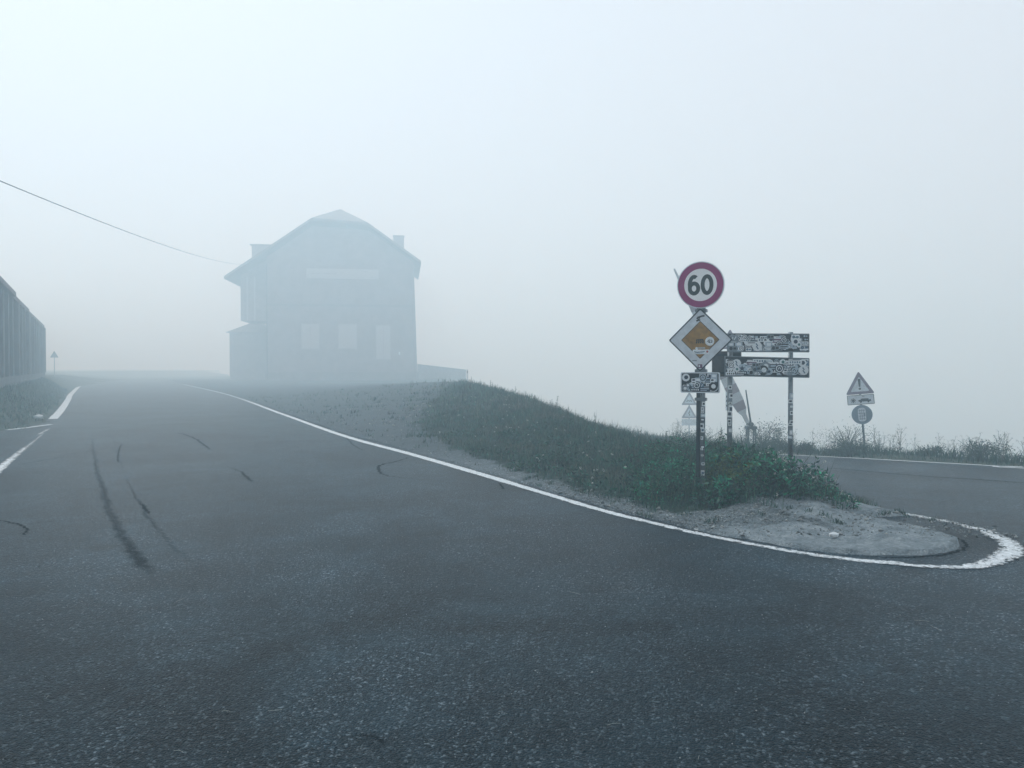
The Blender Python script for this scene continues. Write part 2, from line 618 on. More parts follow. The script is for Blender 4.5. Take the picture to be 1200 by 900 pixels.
def ground_z(x, y):
    x, y = np.asarray(x, float), np.asarray(y, float)
    z = base_z(x, y) - .06
    d = line_dist(x, y, far_curve)                   # beyond the right-hand road
    verge = smooth((d - .05) / .5) * (.10 + .05 * np.sin(x * 2.1) + .04 * np.sin(y * 1.3 + x))
    drop = -np.clip(d - 1.6, 0, None) * .33
    drop = np.maximum(drop, -40)
    z = z + np.where(d > 0, verge + drop, 0)
    dl = left_x(y) - x                               # left verge, starts past the lay-by
    vz = smooth((dl - .25) / 2.6) * 1.05 * smooth((y - (LAYBY_Y + .0)) / 1.2)
    z = z + np.where((d < 0) & (y > 0), vz, 0)
    return z
LAYBY_Y = 22.3

# ------------------------------------------------------------------ ground sheet to the horizon
def axis(a, b, step, far, k=1.22):
    core = list(np.arange(a, b + 1e-6, step))
    s = step; v = a; lo = []
    while v > -far:
        s *= k; v -= s; lo.append(max(v, -far))
    s = step; v = b; hi = []
    while v < far:
        s *= k; v += s; hi.append(min(v, far))
    return np.array(lo[::-1] + core + hi)

gx, gy = axis(-42, 26, .4, 900), axis(0, 64, .4, 900)
X, Y = np.meshgrid(gx, gy)
Z = ground_z(X.ravel(), Y.ravel())
V = np.stack([X.ravel(), Y.ravel(), Z], 1)
nx, ny = len(gx), len(gy)
i = np.arange(nx - 1)[None, :] + nx * np.arange(ny - 1)[:, None]
i = i.ravel()
Q = np.stack([i, i + 1, i + nx + 1, i + nx], 1)
ground = np_mesh('ground', V, [Q], M['ground'], smooth=True)
tag(ground, kind='structure')

# ------------------------------------------------------------------ asphalt and lines
def sheet(poly, step, zf, grade=None):
    """Triangulated sheet inside a 2-D polygon with interior grid points."""
    poly = [Vector(p) for p in poly]
    xs = [p.x for p in poly]; ys = [p.y for p in poly]
    pts = list(poly)
    n = len(poly)
    edges = [(k, (k + 1) % n) for k in range(n)]
    gxs = np.arange(min(xs), max(xs), step); gys = np.arange(min(ys), max(ys), step)
    A, B = np.meshgrid(gxs, gys)
    A = A.ravel() + rng.uniform(-.2, .2, A.size) * step; B = B.ravel() + rng.uniform(-.2, .2, B.size) * step
    inside = np.zeros(A.size, bool)
    for k in range(n):
        (x1, y1), (x2, y2) = poly[k], poly[(k + 1) % n]
        c = ((y1 > B) != (y2 > B))
        with np.errstate(divide='ignore', invalid='ignore'):
            xi = (x2 - x1) * (B - y1) / (y2 - y1 + 1e-12) + x1
        inside ^= c & (A < xi)
    pts += [Vector((a, b)) for a, b in zip(A[inside], B[inside])]
    r = delaunay_2d_cdt(pts, edges, [], 1, 1e-5)
    v = np.array([(p.x, p.y) for p in r[0]])
    f = np.array([t for t in r[2]], dtype=np.int32)
    z = zf(v[:, 0], v[:, 1])
    e1, e2 = v[f[:, 1]] - v[f[:, 0]], v[f[:, 2]] - v[f[:, 0]]
    flip = (e1[:, 0] * e2[:, 1] - e1[:, 1] * e2[:, 0]) < 0
    f[flip] = f[flip][:, ::-1]
    return np.column_stack([v, z]), f

fc = [tuple(p) for p in far_curve]
lay = [G(-60, 497), G(0, 505), G(30, 500.5), G(60, 494)]
ml = [(float(left_x(y)) - .18, y) for y in (26, 32, 40, 55, 75, 110)]
road_poly = [(60, -16), ] + fc[14:-2] + [(-12, 62), (float(main_x(70)) + 3, 70), (float(main_x(110)) + 3, 110)] + ml[::-1] + [lay[3], lay[2], lay[1], lay[0], (-26, 19), (-26, -16)]
v, f = sheet(road_poly, .9, lambda a, b: base_z(a, b))
road = np_mesh('road', v, [f], M['asphalt'], smooth=True)
tag(road, kind='structure')

def strip(name, pts, width, mat, z=.006, n=10, wob=.0, strength=None, parent=None, taper=False):
    """A flat ribbon on the asphalt; width a number or one per point; five verts across carry the falloff."""
    c = spline(pts, n)
    if isinstance(width, (int, float)): width = [width] * len(pts)
    tt = np.linspace(0, len(pts) - 1, len(c))
    wd = np.interp(tt, np.arange(len(pts)), width)
    st = np.ones(len(c)) if strength is None else np.interp(tt, np.arange(len(pts)), strength)
    if taper:
        e = np.minimum(np.arange(len(c)), np.arange(len(c))[::-1]) / max(2, len(c) * .15)
        st = st * np.clip(e, 0, 1)
    d = np.gradient(c, axis=0)
    d /= np.linalg.norm(d, axis=1)[:, None] + 1e-9
    nn = np.stack([-d[:, 1], d[:, 0]], 1)
    if wob: c = c + nn * rng.normal(0, wob, len(c))[:, None]
    V, T = [], []
    for s, r in ((-.5, 0), (-.25, .75), (0, 1), (.25, .75), (.5, 0)):
        q = c + nn * (wd * s)[:, None]
        V.append(np.column_stack([q, base_z(q[:, 0], q[:, 1]) + z]))
        T.append(np.column_stack([np.full(len(c), r), st, np.zeros(len(c))]))
    m = len(c)
    k = np.arange(m - 1)
    Fs = np.concatenate([np.stack([j * m + k, j * m + k + 1, (j + 1) * m + k + 1, (j + 1) * m + k], 1) for j in range(4)])
    if True:
        v0, v1, v2 = (np.concatenate(V)[Fs[:, q]] for q in (0, 1, 2))
        flip = np.cross(v1 - v0, v2 - v0)[:, 2] < 0
        Fs[flip] = Fs[flip][:, ::-1]
    return np_mesh(name, np.concatenate(V), [Fs], mat, attr=np.concatenate(T), parent=parent)

edge1 = main_right[::-1]
far_tail = [(main_right[0][0] - 16, main_right[0][1] + 31)]
strip('edge_line', far_tail + main_right, [.2] * 2 + [.2] * 8 + [.19, .2, .22, .24], M['paint'], strength=[.8] * 6 + [.5, .38, .3, .3] + [.3, .28, .3, .3], parent=road)
tip = [G(1035, 660.5), G(1080, 664), G(1120, 665.5), G(1150, 663), G(1172, 656), G(1184, 647), G(1180, 636), G(1160, 625), G(1130, 616.5), G(1090, 608), G(1050, 601), G(1005, 594.5), G(985, 591.5)]
tip = tip[:8] + [G(q[0], q[1], right=True) for q in ((1160, 625), (1130, 616.5), (1090, 608), (1050, 601), (1005, 594.5), (985, 591.5))][0:]
strip('edge_line', tip, [.16, .20, .24, .30, .36, .36, .34, .32, .32, .32, .30, .26, .24, .22], M['paint'], z=.010, strength=[.30, .25, .22, .26, .30, .30, .28, .24, .2, .16, .14, .16, .14, .10], parent=road)
strip('edge_line', [G(-40, 581), G(0, 549), G(22, 531), G(42, 515.5), G(50, 508)], [.3] * 5, M['paint'], strength=[.3, .3, .12, .0, .0], parent=road)
strip('edge_line', [G(8, 504), G(34, 501), G(60, 497.5)], [.22] * 3, M['paint'], strength=[.6, .5, .6], parent=road)
strip('edge_line', [G(46, 509), G(57, 503)], [.22] * 2, M['paint'], z=.010, strength=[.1, .1], parent=road)
lf = main_left3 + [(main_left3[-1][0] - 32, main_left3[-1][1] + 60)]
strip('edge_line', lf, [.3] * 4 + [.3], M['paint'], strength=[.9] * 5, parent=road)
fi = spline(far_right, 12)
inn = []
for k in range(10, len(fi) - 18, 4):
    d = fi[k + 1] - fi[k]; d /= np.linalg.norm(d)
    inn.append(tuple(fi[k] + np.array([-d[1], d[0]]) * .12))
strip('edge_line', inn, .15, M['paint'], strength=[.8] * len(inn), n=4, parent=road)

# seams, cracks and tar smears in the asphalt; edge shadow painted round the apron
def crack(pxs, wd, mat='crack', wob=.012, strength=None, z=.004, right=False, taper=True):
    return strip('crack' if mat == 'crack' else 'tar_smear', [G(*q, right=right) for q in pxs], wd, M[mat], z, 14, wob, strength, parent=road, taper=taper)

crack(((113, 490), (109, 515), (113, 545), (122, 578), (134, 608), (148, 635), (166, 660), (190, 685)), [.10, .11, .13, .15, .15, .17, .19, .20], 'skid', .02, [.45, .6, .75, .9, .85, .95, 1.1, 1.0])
crack(((128, 486), (129, 505), (138, 530), (150, 565), (168, 596), (186, 620), (208, 645), (240, 668), (258, 680)), [.06, .06, .07, .07, .09, .10, .10, .09, .08], 'skid', .02, [.3, .5, .6, .5, .9, .65, .6, .4, .3])
crack(((143, 518), (139, 530), (138, 538), (140, 543)), .04, 'crack', .012)
crack(((168, 590), (170, 597), (176, 603)), .05, 'crack', .012)
crack(((203, 506), (222, 511), (237, 520), (249, 530)), .075, 'crack', .02, [.8, .9, .9, .7])
crack(((262, 546), (280, 552), (290, 560), (297, 566)), .08, 'skid', .015, [.6, 1.0, 1.4, 1.0])
crack(((-20, 606), (8, 612), (24, 615), (31, 621), (24, 634)), .04, 'crack', .012, [1, 1, 1, 1, .6])
crack(((30, 616), (45, 613), (75, 610), (100, 606)), .03, 'crack', .008, [.8, .6, .5, .4])
crack(((484, 533), (468, 540), (447, 545), (444, 552), (455, 558), (490, 562), (515, 564)), [.05, .06, .09, .07, .05, .04, .03], 'crack', .015, [1, 1, 1, 1, .7, .5, .4])
crack(((405, 512), (415, 522), (428, 530)), .05, 'crack', .012, [.7, .8, .5])
crack(((585, 566), (588, 570), (590, 574)), .05, 'crack', .008)
crack(((940, 546), (1000, 551), (1080, 558), (1160, 563), (1230, 569)), .2, 'skid', .02, [.9, 1.1, 1.2, 1.3, 1.3], right=True)
crack(((1000, 601), (1050, 611), (1095, 622), (1126, 633), (1131, 643), (1110, 649.5), (1075, 653), (1030, 653.5), (985, 651)), [.04, .04, .04, .05, .05, .05, .05, .04, .03], 'crack', .012, [.7, .8, .9, 1, 1, 1, .9, .9, .7])  # dark line along the slab edge: crack plus painted edge shadow
crack(((650, 735), (700, 728), (760, 738), (800, 752)), .9, 'skid', .03, [.3, .45, .45, .3])
crack(((405, 862), (430, 862), (446, 868), (452, 876)), .03, 'skid', .006, [.6, 1.2, 1.1, .6])
crack(((60, 536), (90, 531), (140, 524), (180, 526)), .07, 'skid', .02, [.6, .8, .8, .5])
crack(((20, 545), (48, 540), (80, 535)), .08, 'skid', .03, [.9, 1.0, .7])
crack(((300, 655), (330, 662), (365, 664)), .05, 'skid', .012, [.5, .7, .5])
crack(((640, 803), (690, 815), (730, 822)), .035, 'skid', .01, [.5, .7, .5])
crack(((780, 655), (850, 668), (920, 676)), .04, 'skid', .02, [.4, .6, .4])

# ------------------------------------------------------------------ the island, bank and forecourt
ys = np.concatenate([np.arange(7.6, 14, .35), np.arange(14, 30, 1.0), np.arange(30, 122, 4)])
leftb = [(float(main_x(y)) + .14 + .05 * math.sin(y * 5), float(y)) for y in ys]
apron = [G(940, 644.5), G(985, 649.5), G(1030, 652), G(1075, 652), G(1108, 648.5), G(1128, 643), G(1124, 634), G(1095, 623), G(1050, 612), G(1005, 603)]
leftb = [q for q in leftb if q[1] > apron[0][1] + .1]
rightb = [(float(near_x(y)) - .05, float(y)) for y in ys if y > apron[-1][1] + .2]
for k, q in enumerate(apron): pass
bank_poly = leftb[::-1] + apron + rightb
apr = np.array(apron)
def poly_dist(x, y, pts):
    best = np.full(np.shape(x), 1e9)
    for a, b in zip(pts[:-1], pts[1:]):
        d = b - a
        t = np.clip(((x - a[0]) * d[0] + (y - a[1]) * d[1]) / (d @ d), 0, 1)
        best = np.minimum(best, np.hypot(x - a[0] - t * d[0], y - a[1] - t * d[1]))
    return best

def island_z(x, y):
    z = bank_z(x, y)
    e = poly_dist(x, y, apr)
    z = np.maximum(z, base_z(x, y) + .03)
    k = smooth(e / .5)
    lip = base_z(x, y) + .045
    z = z * k + lip * (1 - k)
    z = z + smooth((e - .05) / .3) * (y < 12) * (.012 * np.sin(x * 11 + 2 * np.sin(y * 5)) * np.sin(y * 13 + x * 3) + .010 * np.sin(x * 23 + y * 7) * np.sin(y * 19 - x * 9) + .03 * np.exp(-((x - 3.5) ** 2 / .12 + (y - 9.25) ** 2 / .02)))
    # sunk skirt exactly on the outline so that the slab has an edge
    return z

def far_poly_fix(p):
    '''left side runs down to the joint, the joint is crossed, the right side runs up'''
    k = p.index(jr)
    return p[:k] + joint + p[k:]

# two resolutions: fine near, coarse towards the house
jl = max((q for q in leftb if q[1] < 24), key=lambda q: q[1]); jr = max((q for q in rightb if q[1] < 24), key=lambda q: q[1])
njt = 24
joint = [(jl[0] + (jr[0] - jl[0]) * k / njt, jl[1] + (jr[1] - jl[1]) * k / njt) for k in range(1, njt)]
near_poly = [q for q in bank_poly if q[1] < 24] + joint[::-1]
v1, f1 = sheet(near_poly, .09, island_z)
def edge_fix(v, poly):
    d = poly_dist(v[:, 0], v[:, 1], np.array(list(poly) + [poly[0]]))
    m = (d < .02) & (v[:, 1] < 22.5)
    v[m, 2] = base_z(v[m, 0], v[m, 1]) - .03
    return v
v1 = edge_fix(v1, near_poly)
yc = max(q[1] for q in leftb if q[1] < 24)
yr = max(q[1] for q in rightb if q[1] < 24)
far_poly = [q for q in leftb if q[1] >= yc][::-1] + [q for q in [jr] + [q for q in rightb if q[1] > yr]]
far_poly = far_poly_fix(far_poly)
v2, f2 = sheet(far_poly, .8, island_z)
def bank_tint(v):
    x, y = v[:, 0], v[:, 1]
    xl, xn = main_x(y), near_x(y)
    # gravel strip along the line, forecourt before the house, tip of the island
    grav = 1 - smooth((x - xl - .12 - .16 * np.sin(x * 3.7) * np.sin(y * 2.9)) / .35)
    gb = np.interp(y, [12, 16, 20, 24, 28, 34, 46, 90], [0, .2, 1.1, 2.4, 4.0, 7.0, 13.5, 22])
    grav = np.maximum(grav, 1 - smooth((x - xl - gb + .04 * np.clip(y - 14, 0, 20)) / (1.2 + .14 * np.clip(y - 14, 0, 16))))
    tipm = 1 - smooth((y - (9.35 + .25 * np.sin(x * 2.2))) / .45)
    grav = np.maximum(grav, tipm)
    conc = (1 - smooth((poly_dist(x, y, apr) - .75) / .5)) * (y < 10.2)
    return np.column_stack([np.clip(grav, 0, 1), np.clip(conc, 0, 1), smooth((y - 13) / 4)])
bank = np_mesh('grass_bank', np.concatenate([v1, v2]), [np.concatenate([f1, f2 + len(v1)])], M['bank'], attr=bank_tint(np.concatenate([v1, v2])), smooth=True)
tag(bank, kind='structure')

# ------------------------------------------------------------------ vegetation
def pnoise(x, y, s=1.0):
    return (np.sin(x * 1.7 * s + 1.3 * np.sin(y * 1.1 * s)) + np.sin(y * 2.3 * s + 1.7 * np.sin(x * 1.9 * s + 2)) + np.sin((x + y) * 3.7 * s + 4)) / 3

def blades(name, pts, h, wd, col, mat, lean=.45, parent=None):
    n = len(pts)
    az = rng.uniform(0, 2 * np.pi, n)
    side = np.stack([np.cos(az), np.sin(az), np.zeros(n)], 1)
    bend = rng.uniform(0, 2 * np.pi, n)
    bd = np.stack([np.cos(bend), np.sin(bend), np.zeros(n)], 1) * (rng.uniform(.1, 1, n) * lean * h)[:, None]
    up = np.zeros((n, 3)); up[:, 2] = h
    w_ = side * (wd / 2)[:, None]
    v = np.stack([pts - w_, pts + w_, pts + up * .55 + bd * .35 - w_ * .75, pts + up * .55 + bd * .35 + w_ * .75, pts + up + bd - np.array([0, 0, 1]) * (np.linalg.norm(bd, axis=1) * .25)[:, None]], 1).reshape(-1, 3)
    k = np.arange(n) * 5
    q = np.stack([k, k + 1, k + 3, k + 2], 1)
    t3 = np.stack([k + 2, k + 3, k + 4], 1)
    c = np.repeat(col, 5, axis=0)
    return np_mesh(name, v, [q, t3], mat, attr=c, parent=parent)

def leaf_arrays(pts, size, col, up_bias=.35, aspect=.42):
    """Folded pointed leaves: 6 verts, 4 triangles as 2 quads."""
    n = len(pts)
    d = rng.normal(0, 1, (n, 3)); d[:, 2] = d[:, 2] * .6 + up_bias
    d /= np.linalg.norm(d, axis=1)[:, None]
    r = rng.normal(0, 1, (n, 3))
    s = np.cross(d, r); s /= np.linalg.norm(s, axis=1)[:, None] + 1e-9
    nn = np.cross(s, d)
    L = size[:, None]
    A = pts; B = pts + d * L
    M1 = pts + d * L * .45 - nn * L * .06
    l = pts + d * L * .42 + s * L * aspect * .5 + nn * L * .05
    r_ = pts + d * L * .42 - s * L * aspect * .5 + nn * L * .05
    v = np.stack([A, l, B, r_, M1], 1).reshape(-1, 3)
    k = np.arange(n) * 5
    f = np.concatenate([np.stack([k, k + 4, k + 1], 1), np.stack([k + 4, k + 2, k + 1], 1), np.stack([k, k + 3, k + 4], 1), np.stack([k + 4, k + 3, k + 2], 1)])
    return v, f, np.repeat(col, 5, axis=0)

def palette(n, cols, jit=.3):
    cols = np.array(cols)
    c = cols[rng.integers(0, len(cols), n)]
    return np.clip(c * rng.uniform(1 - jit, 1 + jit, (n, 1)), .004, .9)

def scatter(x0, x1, y0, y1, n):
    return rng.uniform(x0, x1, n), rng.uniform(y0, y1, n)

def bank_mask(x, y, edge=.05):
    """1 where the island is grown over."""
    v = np.column_stack([x, y])
    g = bank_tint(v)
    e = (pnoise(x, y, 2.2) * .45 + pnoise(x, y, 6) * .3) * (1 + .05 * np.clip(y - 14, 0, 14))
    ok = (x > main_x(y) + .35) & (x < near_x(y) - edge) & (y > 8.6)
    return ok & (g[:, 0] + e + rng.normal(0, .12, len(x)) < .42) & (g[:, 1] + e * .5 < .45)

GREENS = [(.008, .050, .040), (.014, .070, .052), (.022, .085, .058), (.005, .030, .028), (.040, .095, .062)]
DRY = [(.08, .10, .075), (.13, .135, .10), (.055, .07, .058)]

# short turf of the bank, denser and finer near the camera
P_, H_, W_, C_ = [], [], [], []
for (y0, y1, dens, h0, wd) in ((8.6, 12, 1500, .10, .006), (12, 16, 1000, .10, .008), (16, 22, 560, .11, .011), (22, 32, 260, .12, .016), (32, 46, 80, .13, .024)):
    x0, x1 = float(main_x(y1)), float(near_x(y0)) + .3
    n = int((x1 - x0) * (y1 - y0) * dens)
    x, y = scatter(x0, x1, y0, y1, n)
    m = bank_mask(x, y)
    x, y = x[m], y[m]
    z = island_z(x, y) - .01
    tall = smooth(1 - np.abs(x - ridge_x(y)) / 1.6)
    h = h0 * rng.uniform(.4, 1.35, len(x)) * (1 + .9 * tall) * (1 + .35 * pnoise(x, y, 1.3))
    c = palette(len(x), GREENS, .4) * np.clip(1.15 + .75 * pnoise(x, y, 2.7) + .4 * pnoise(x + 9, y, 7), .35, 2.2)[:, None]
    dry = (pnoise(x + 5, y, .8) + rng.normal(0, .45, len(x))) > .55
    c[dry] = palette(int(dry.sum()), DRY, .3)
    P_.append(np.column_stack([x, y, z])); H_.append(h); W_.append(wd * rng.uniform(.6, 1.4, len(x))); C_.append(c)
g = blades('grass', np.concatenate(P_), np.concatenate(H_), np.concatenate(W_), np.concatenate(C_), M['leaf'], .7)
tag(g, kind='stuff')

# broad-leaved weeds: a thick mat round the sign posts, thinning up the bank
def weed_height(x, y):
    a = smooth((x - 1.35 - .12 * (y - 9.6)) / .8) * smooth((4.55 - x) / .35)
    front = 9.62 - .02 * (x - 2) + .10 * np.sin(x * 4.2) + .05 * np.sin(x * 9.1)
    h = .34 * a * smooth((y - front) / .18) * (1 - .55 * smooth((y - 12.2) / 2))
    h = h * (1 + .75 * pnoise(x, y, 2.3))
    h = h * (1 - .55 * np.exp(-((x - 2.45) ** 2 + (y - 9.75) ** 2) / .06))
    h = h * (.42 + .58 * smooth((4.3 - x) / 1.1))
    h = h * (1 + .5 * np.sin(x * 13 + 2 * np.sin(y * 9)) * smooth((x - 3.2) / .8) * np.sin(y * 11))
    return h
n = 120000
x, y = scatter(.6, 4.8, 9.4, 14.5, n)
hh = weed_height(x, y)
ok = (hh > .03) & (x < near_x(y) - .02) & (rng.uniform(0, 1, n) < .16 + hh) & (y < 9.4 + 5.2 * rng.uniform(0, 1, n) ** .8)
x, y, hh = x[ok], y[ok], hh[ok]
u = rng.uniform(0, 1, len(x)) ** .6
z = island_z(x, y) + u * hh
size = rng.uniform(.030, .085, len(x)) * (.75 + .55 * (pnoise(x, y, 1.2) > 0)) * (1 - .4 * smooth((x - 3.5) / .7))
col = palette(len(x), [(.004, .075, .048), (.008, .12, .066), (.012, .15, .072), (.002, .032, .026), (.005, .08, .056), (.02, .20, .11)], .5)
yel = ((x - 2.85) ** 2 / .16 + (y - 10.3) ** 2 / .2 + rng.uniform(-.6, .6, len(x))) < .75
col[yel] = palette(int(yel.sum()), [(.075, .105, .018), (.05, .10, .022), (.022, .070, .030)], .3)
clump = 1 + .85 * np.sin(x * 9 + 3 * np.sin(y * 7)) * np.sin(y * 10 + 2 * np.sin(x * 6)) + .5 * (u - .6)  # tone varies by clump; upper leaves painted lighter, as lit tops over dark gaps
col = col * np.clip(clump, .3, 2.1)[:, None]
V1, F1, C1 = leaf_arrays(np.column_stack([x, y, z]), size, col)
# creeping weeds along the foot of the bank
n = 60000
x, y = scatter(-1.5, 3.2, 9.2, 18, n)
dd = x - main_x(y)
ok = (dd > .45) & (x < ridge_x(y) + .4) & (pnoise(x, y, 1.5) + pnoise(x + 3, y - 2, 4) * .6 + rng.normal(0, .2, n) > .30 + .035 * (y - 10)) & bank_mask(x, y)
x, y = x[ok], y[ok]
z = island_z(x, y) + rng.uniform(.01, .12, len(x))
V2, F2, C2 = leaf_arrays(np.column_stack([x, y, z]), rng.uniform(.04, .10, len(x)), palette(len(x), GREENS + [(.02, .11, .08)], .4))
wd_ = np_mesh('weeds', np.concatenate([V1, V2]), [np.concatenate([F1, F2 + len(V1)])], M['leaf'], attr=np.concatenate([C1, C2]))
tag(wd_, kind='stuff')

# pale dead stems through the turf
n = 9000
x, y = scatter(-3, 4.6, 9.6, 26, n)
ok = bank_mask(x, y) & (rng.uniform(0, 1, n) < .35 + .6 * smooth(1 - np.abs(x - ridge_x(y)) / 1.2))
x, y = x[ok], y[ok]
g0 = blades('dead_grass', np.column_stack([x, y, island_z(x, y)]), rng.uniform(.12, .36, len(x)) * (1 + .4 * pnoise(x, y, 1.6)), rng.uniform(.003, .006, len(x)) * (1 + (y - 9) * .06), palette(len(x), DRY + [(.17, .18, .14)], .3), M['leaf'], .5)
tag(g0, kind='stuff')
# stray tufts on the gravel
n = 420
cx_, cy_ = scatter(.2, 5.0, 8.6, 14, n)
gt = bank_tint(np.column_stack([cx_, cy_]))
ok = (cx_ > main_x(cy_) + .12) & (cx_ < near_x(cy_)) & (gt[:, 0] > .3) & (pnoise(cx_, cy_, 2.5) > .1)
cx_, cy_ = np.repeat(cx_[ok], 22), np.repeat(cy_[ok], 22)
cx_, cy_ = cx_ + rng.normal(0, .03, len(cx_)), cy_ + rng.normal(0, .03, len(cx_))
g5 = blades('grass', np.column_stack([cx_, cy_, island_z(cx_, cy_) - .005]), rng.uniform(.02, .085, len(cx_)), rng.uniform(.004, .009, len(cx_)), palette(len(cx_), GREENS, .35), M['leaf'], 1.0)
tag(g5, kind='stuff')

# long thin grass standing out of the weed mat
n = 9500
x, y = scatter(1.2, 4.8, 9.5, 14, n)
hh = weed_height(x, y)
ok = (hh > .06)
x, y, hh = x[ok], y[ok], hh[ok]
g2 = blades('grass', np.column_stack([x, y, island_z(x, y)]), hh * rng.uniform(.8, 1.55, len(x)) + .05, rng.uniform(.004, .009, len(x)), palette(len(x), GREENS + [(.05, .10, .06), (.08, .10, .06)], .35), M['leaf'], .55)
tag(g2, kind='stuff')

# verges: left bank below the barracks, far side of the right-hand road
P_, H_, W_, C_ = [], [], [], []
x, y = scatter(-42, -12, 22, 62, 90000)
dl = left_x(y) - x
ok = (dl > .5 + .3 * pnoise(x, y, 1)) & (dl < 7) & (y > LAYBY_Y + .4)
x, y = x[ok], y[ok]
P_.append(np.column_stack([x, y, ground_z(x, y) - .02])); H_.append(.16 * rng.uniform(.4, 1.5, len(x))); W_.append(rng.uniform(.015, .035, len(x))); C_.append(palette(len(x), GREENS + DRY[:1], .35))
x, y = scatter(0, 26, 8, 46, 260000)
d = line_dist(x, y, far_curve)
ok = (d > .25 + .18 * pnoise(x, y, 2)) & (d < 3.2)
x, y, d = x[ok], y[ok], d[ok]
P_.append(np.column_stack([x, y, ground_z(x, y) - .02])); H_.append(.15 * rng.uniform(.4, 1.5, len(x)) * (1 + .8 * smooth((d - .4) / .8)) * (1 + .6 * pnoise(x, y, 1.1))); W_.append(rng.uniform(.010, .022, len(x))); C_.append(palette(len(x), GREENS + DRY[:1], .35))
g3 = blades('grass', np.concatenate(P_), np.concatenate(H_), np.concatenate(W_), np.concatenate(C_), M['leaf'], .7)
tag(g3, kind='stuff')

def bush(name, label, loc, rx, ry, h, nl, cols, leaf=(.03, .07), group=None, twigs=9):
    t = thing(name, label, 'bush', loc, rng.uniform(0, 6), group)
    bm = bmesh.new()
    for k in range(twigs):
        a = rng.uniform(0, 6.28); r = rng.uniform(.3, .95)
        e = Vector((rx * r * math.cos(a), ry * r * math.sin(a), h * rng.uniform(.55, 1.0)))
        add_tube(bm, [(0, 0, -.05), (e.x * .35, e.y * .35, e.z * .5), tuple(e)], [.012, .008, .003], 5, False)
    obj('twigs', bm, M['stem'], t)
    nc = max(5, nl // 160)
    ca = rng.uniform(0, 6.28, nc); cr = np.sqrt(rng.uniform(0, 1, nc)) * .8
    cx, cyy, cz = rx * cr * np.cos(ca), ry * cr * np.sin(ca), h * (.25 + .6 * rng.uniform(0, 1, nc) * (1 - .6 * cr))
    k = rng.integers(0, nc, nl)
    s = .30
    p = np.column_stack([cx[k] + rng.normal(0, rx * s * .6, nl), cyy[k] + rng.normal(0, ry * s * .6, nl), np.maximum(.0, cz[k] + rng.normal(0, h * s * .55, nl))])
    v, f, c = leaf_arrays(p, rng.uniform(*leaf, nl), palette(nl, cols, .35))
    np_mesh('foliage', v, [f], M['leaf'], attr=c, parent=t)
    return t

def at_verge(px, dist):
    """A spot beyond the far edge line in the direction of a pixel column."""
    k = (px - 600) / F
    ys_ = np.linspace(8, 60, 900)
    d = line_dist(ys_ * k, ys_, far_curve)
    y = float(ys_[np.argmax(d > dist)])
    return (y * k, y, float(ground_z(np.array([y * k]), np.array([y]))[0]))

DG = [(.035, .075, .065), (.05, .09, .075), (.03, .06, .055), (.06, .10, .075)]  # verge greens lightened to stand in for thicker haze
bush('verge_bush', 'wide dark low bush at the foot of the leaning snow chain sign', at_verge(1000, .9), .85, .5, .42, 2600, DG)
bush('verge_bush', 'rounded low bush behind the right post of the direction boards', at_verge(941, .9), .55, .4, .40, 1500, DG)
bush('verge_bush', 'dark bush between the barrier stand and the right board post', at_verge(913, .9), .5, .4, .48, 1500, DG)
bush('verge_bush', 'pale feathery bush rising beside the barrier stand', at_verge(895, 1.6), .75, .5, .85, 1300, [(.11, .13, .115), (.08, .11, .095)], twigs=16)
bush('verge_bush', 'loose pale bush growing up behind the leaning snow chain sign', at_verge(993, 1.8), .8, .5, .9, 1100, [(.12, .14, .12), (.09, .115, .10)], (.025, .05), twigs=18)
bush('verge_bush', 'loose bush at the road edge nearest the right border', at_verge(1150, 1.1), .8, .5, .55, 1400, DG + [(.05, .06, .045)], twigs=14)
bush('verge_bush', 'small low bush on the verge between snow chain sign and right border', at_verge(1090, 1.0), .5, .4, .3, 800, DG)
bush('verge_bush', 'hazy bush seen left of the barrier stand past the bank', at_verge(822, 1.2), .9, .6, .6, 1300, DG)

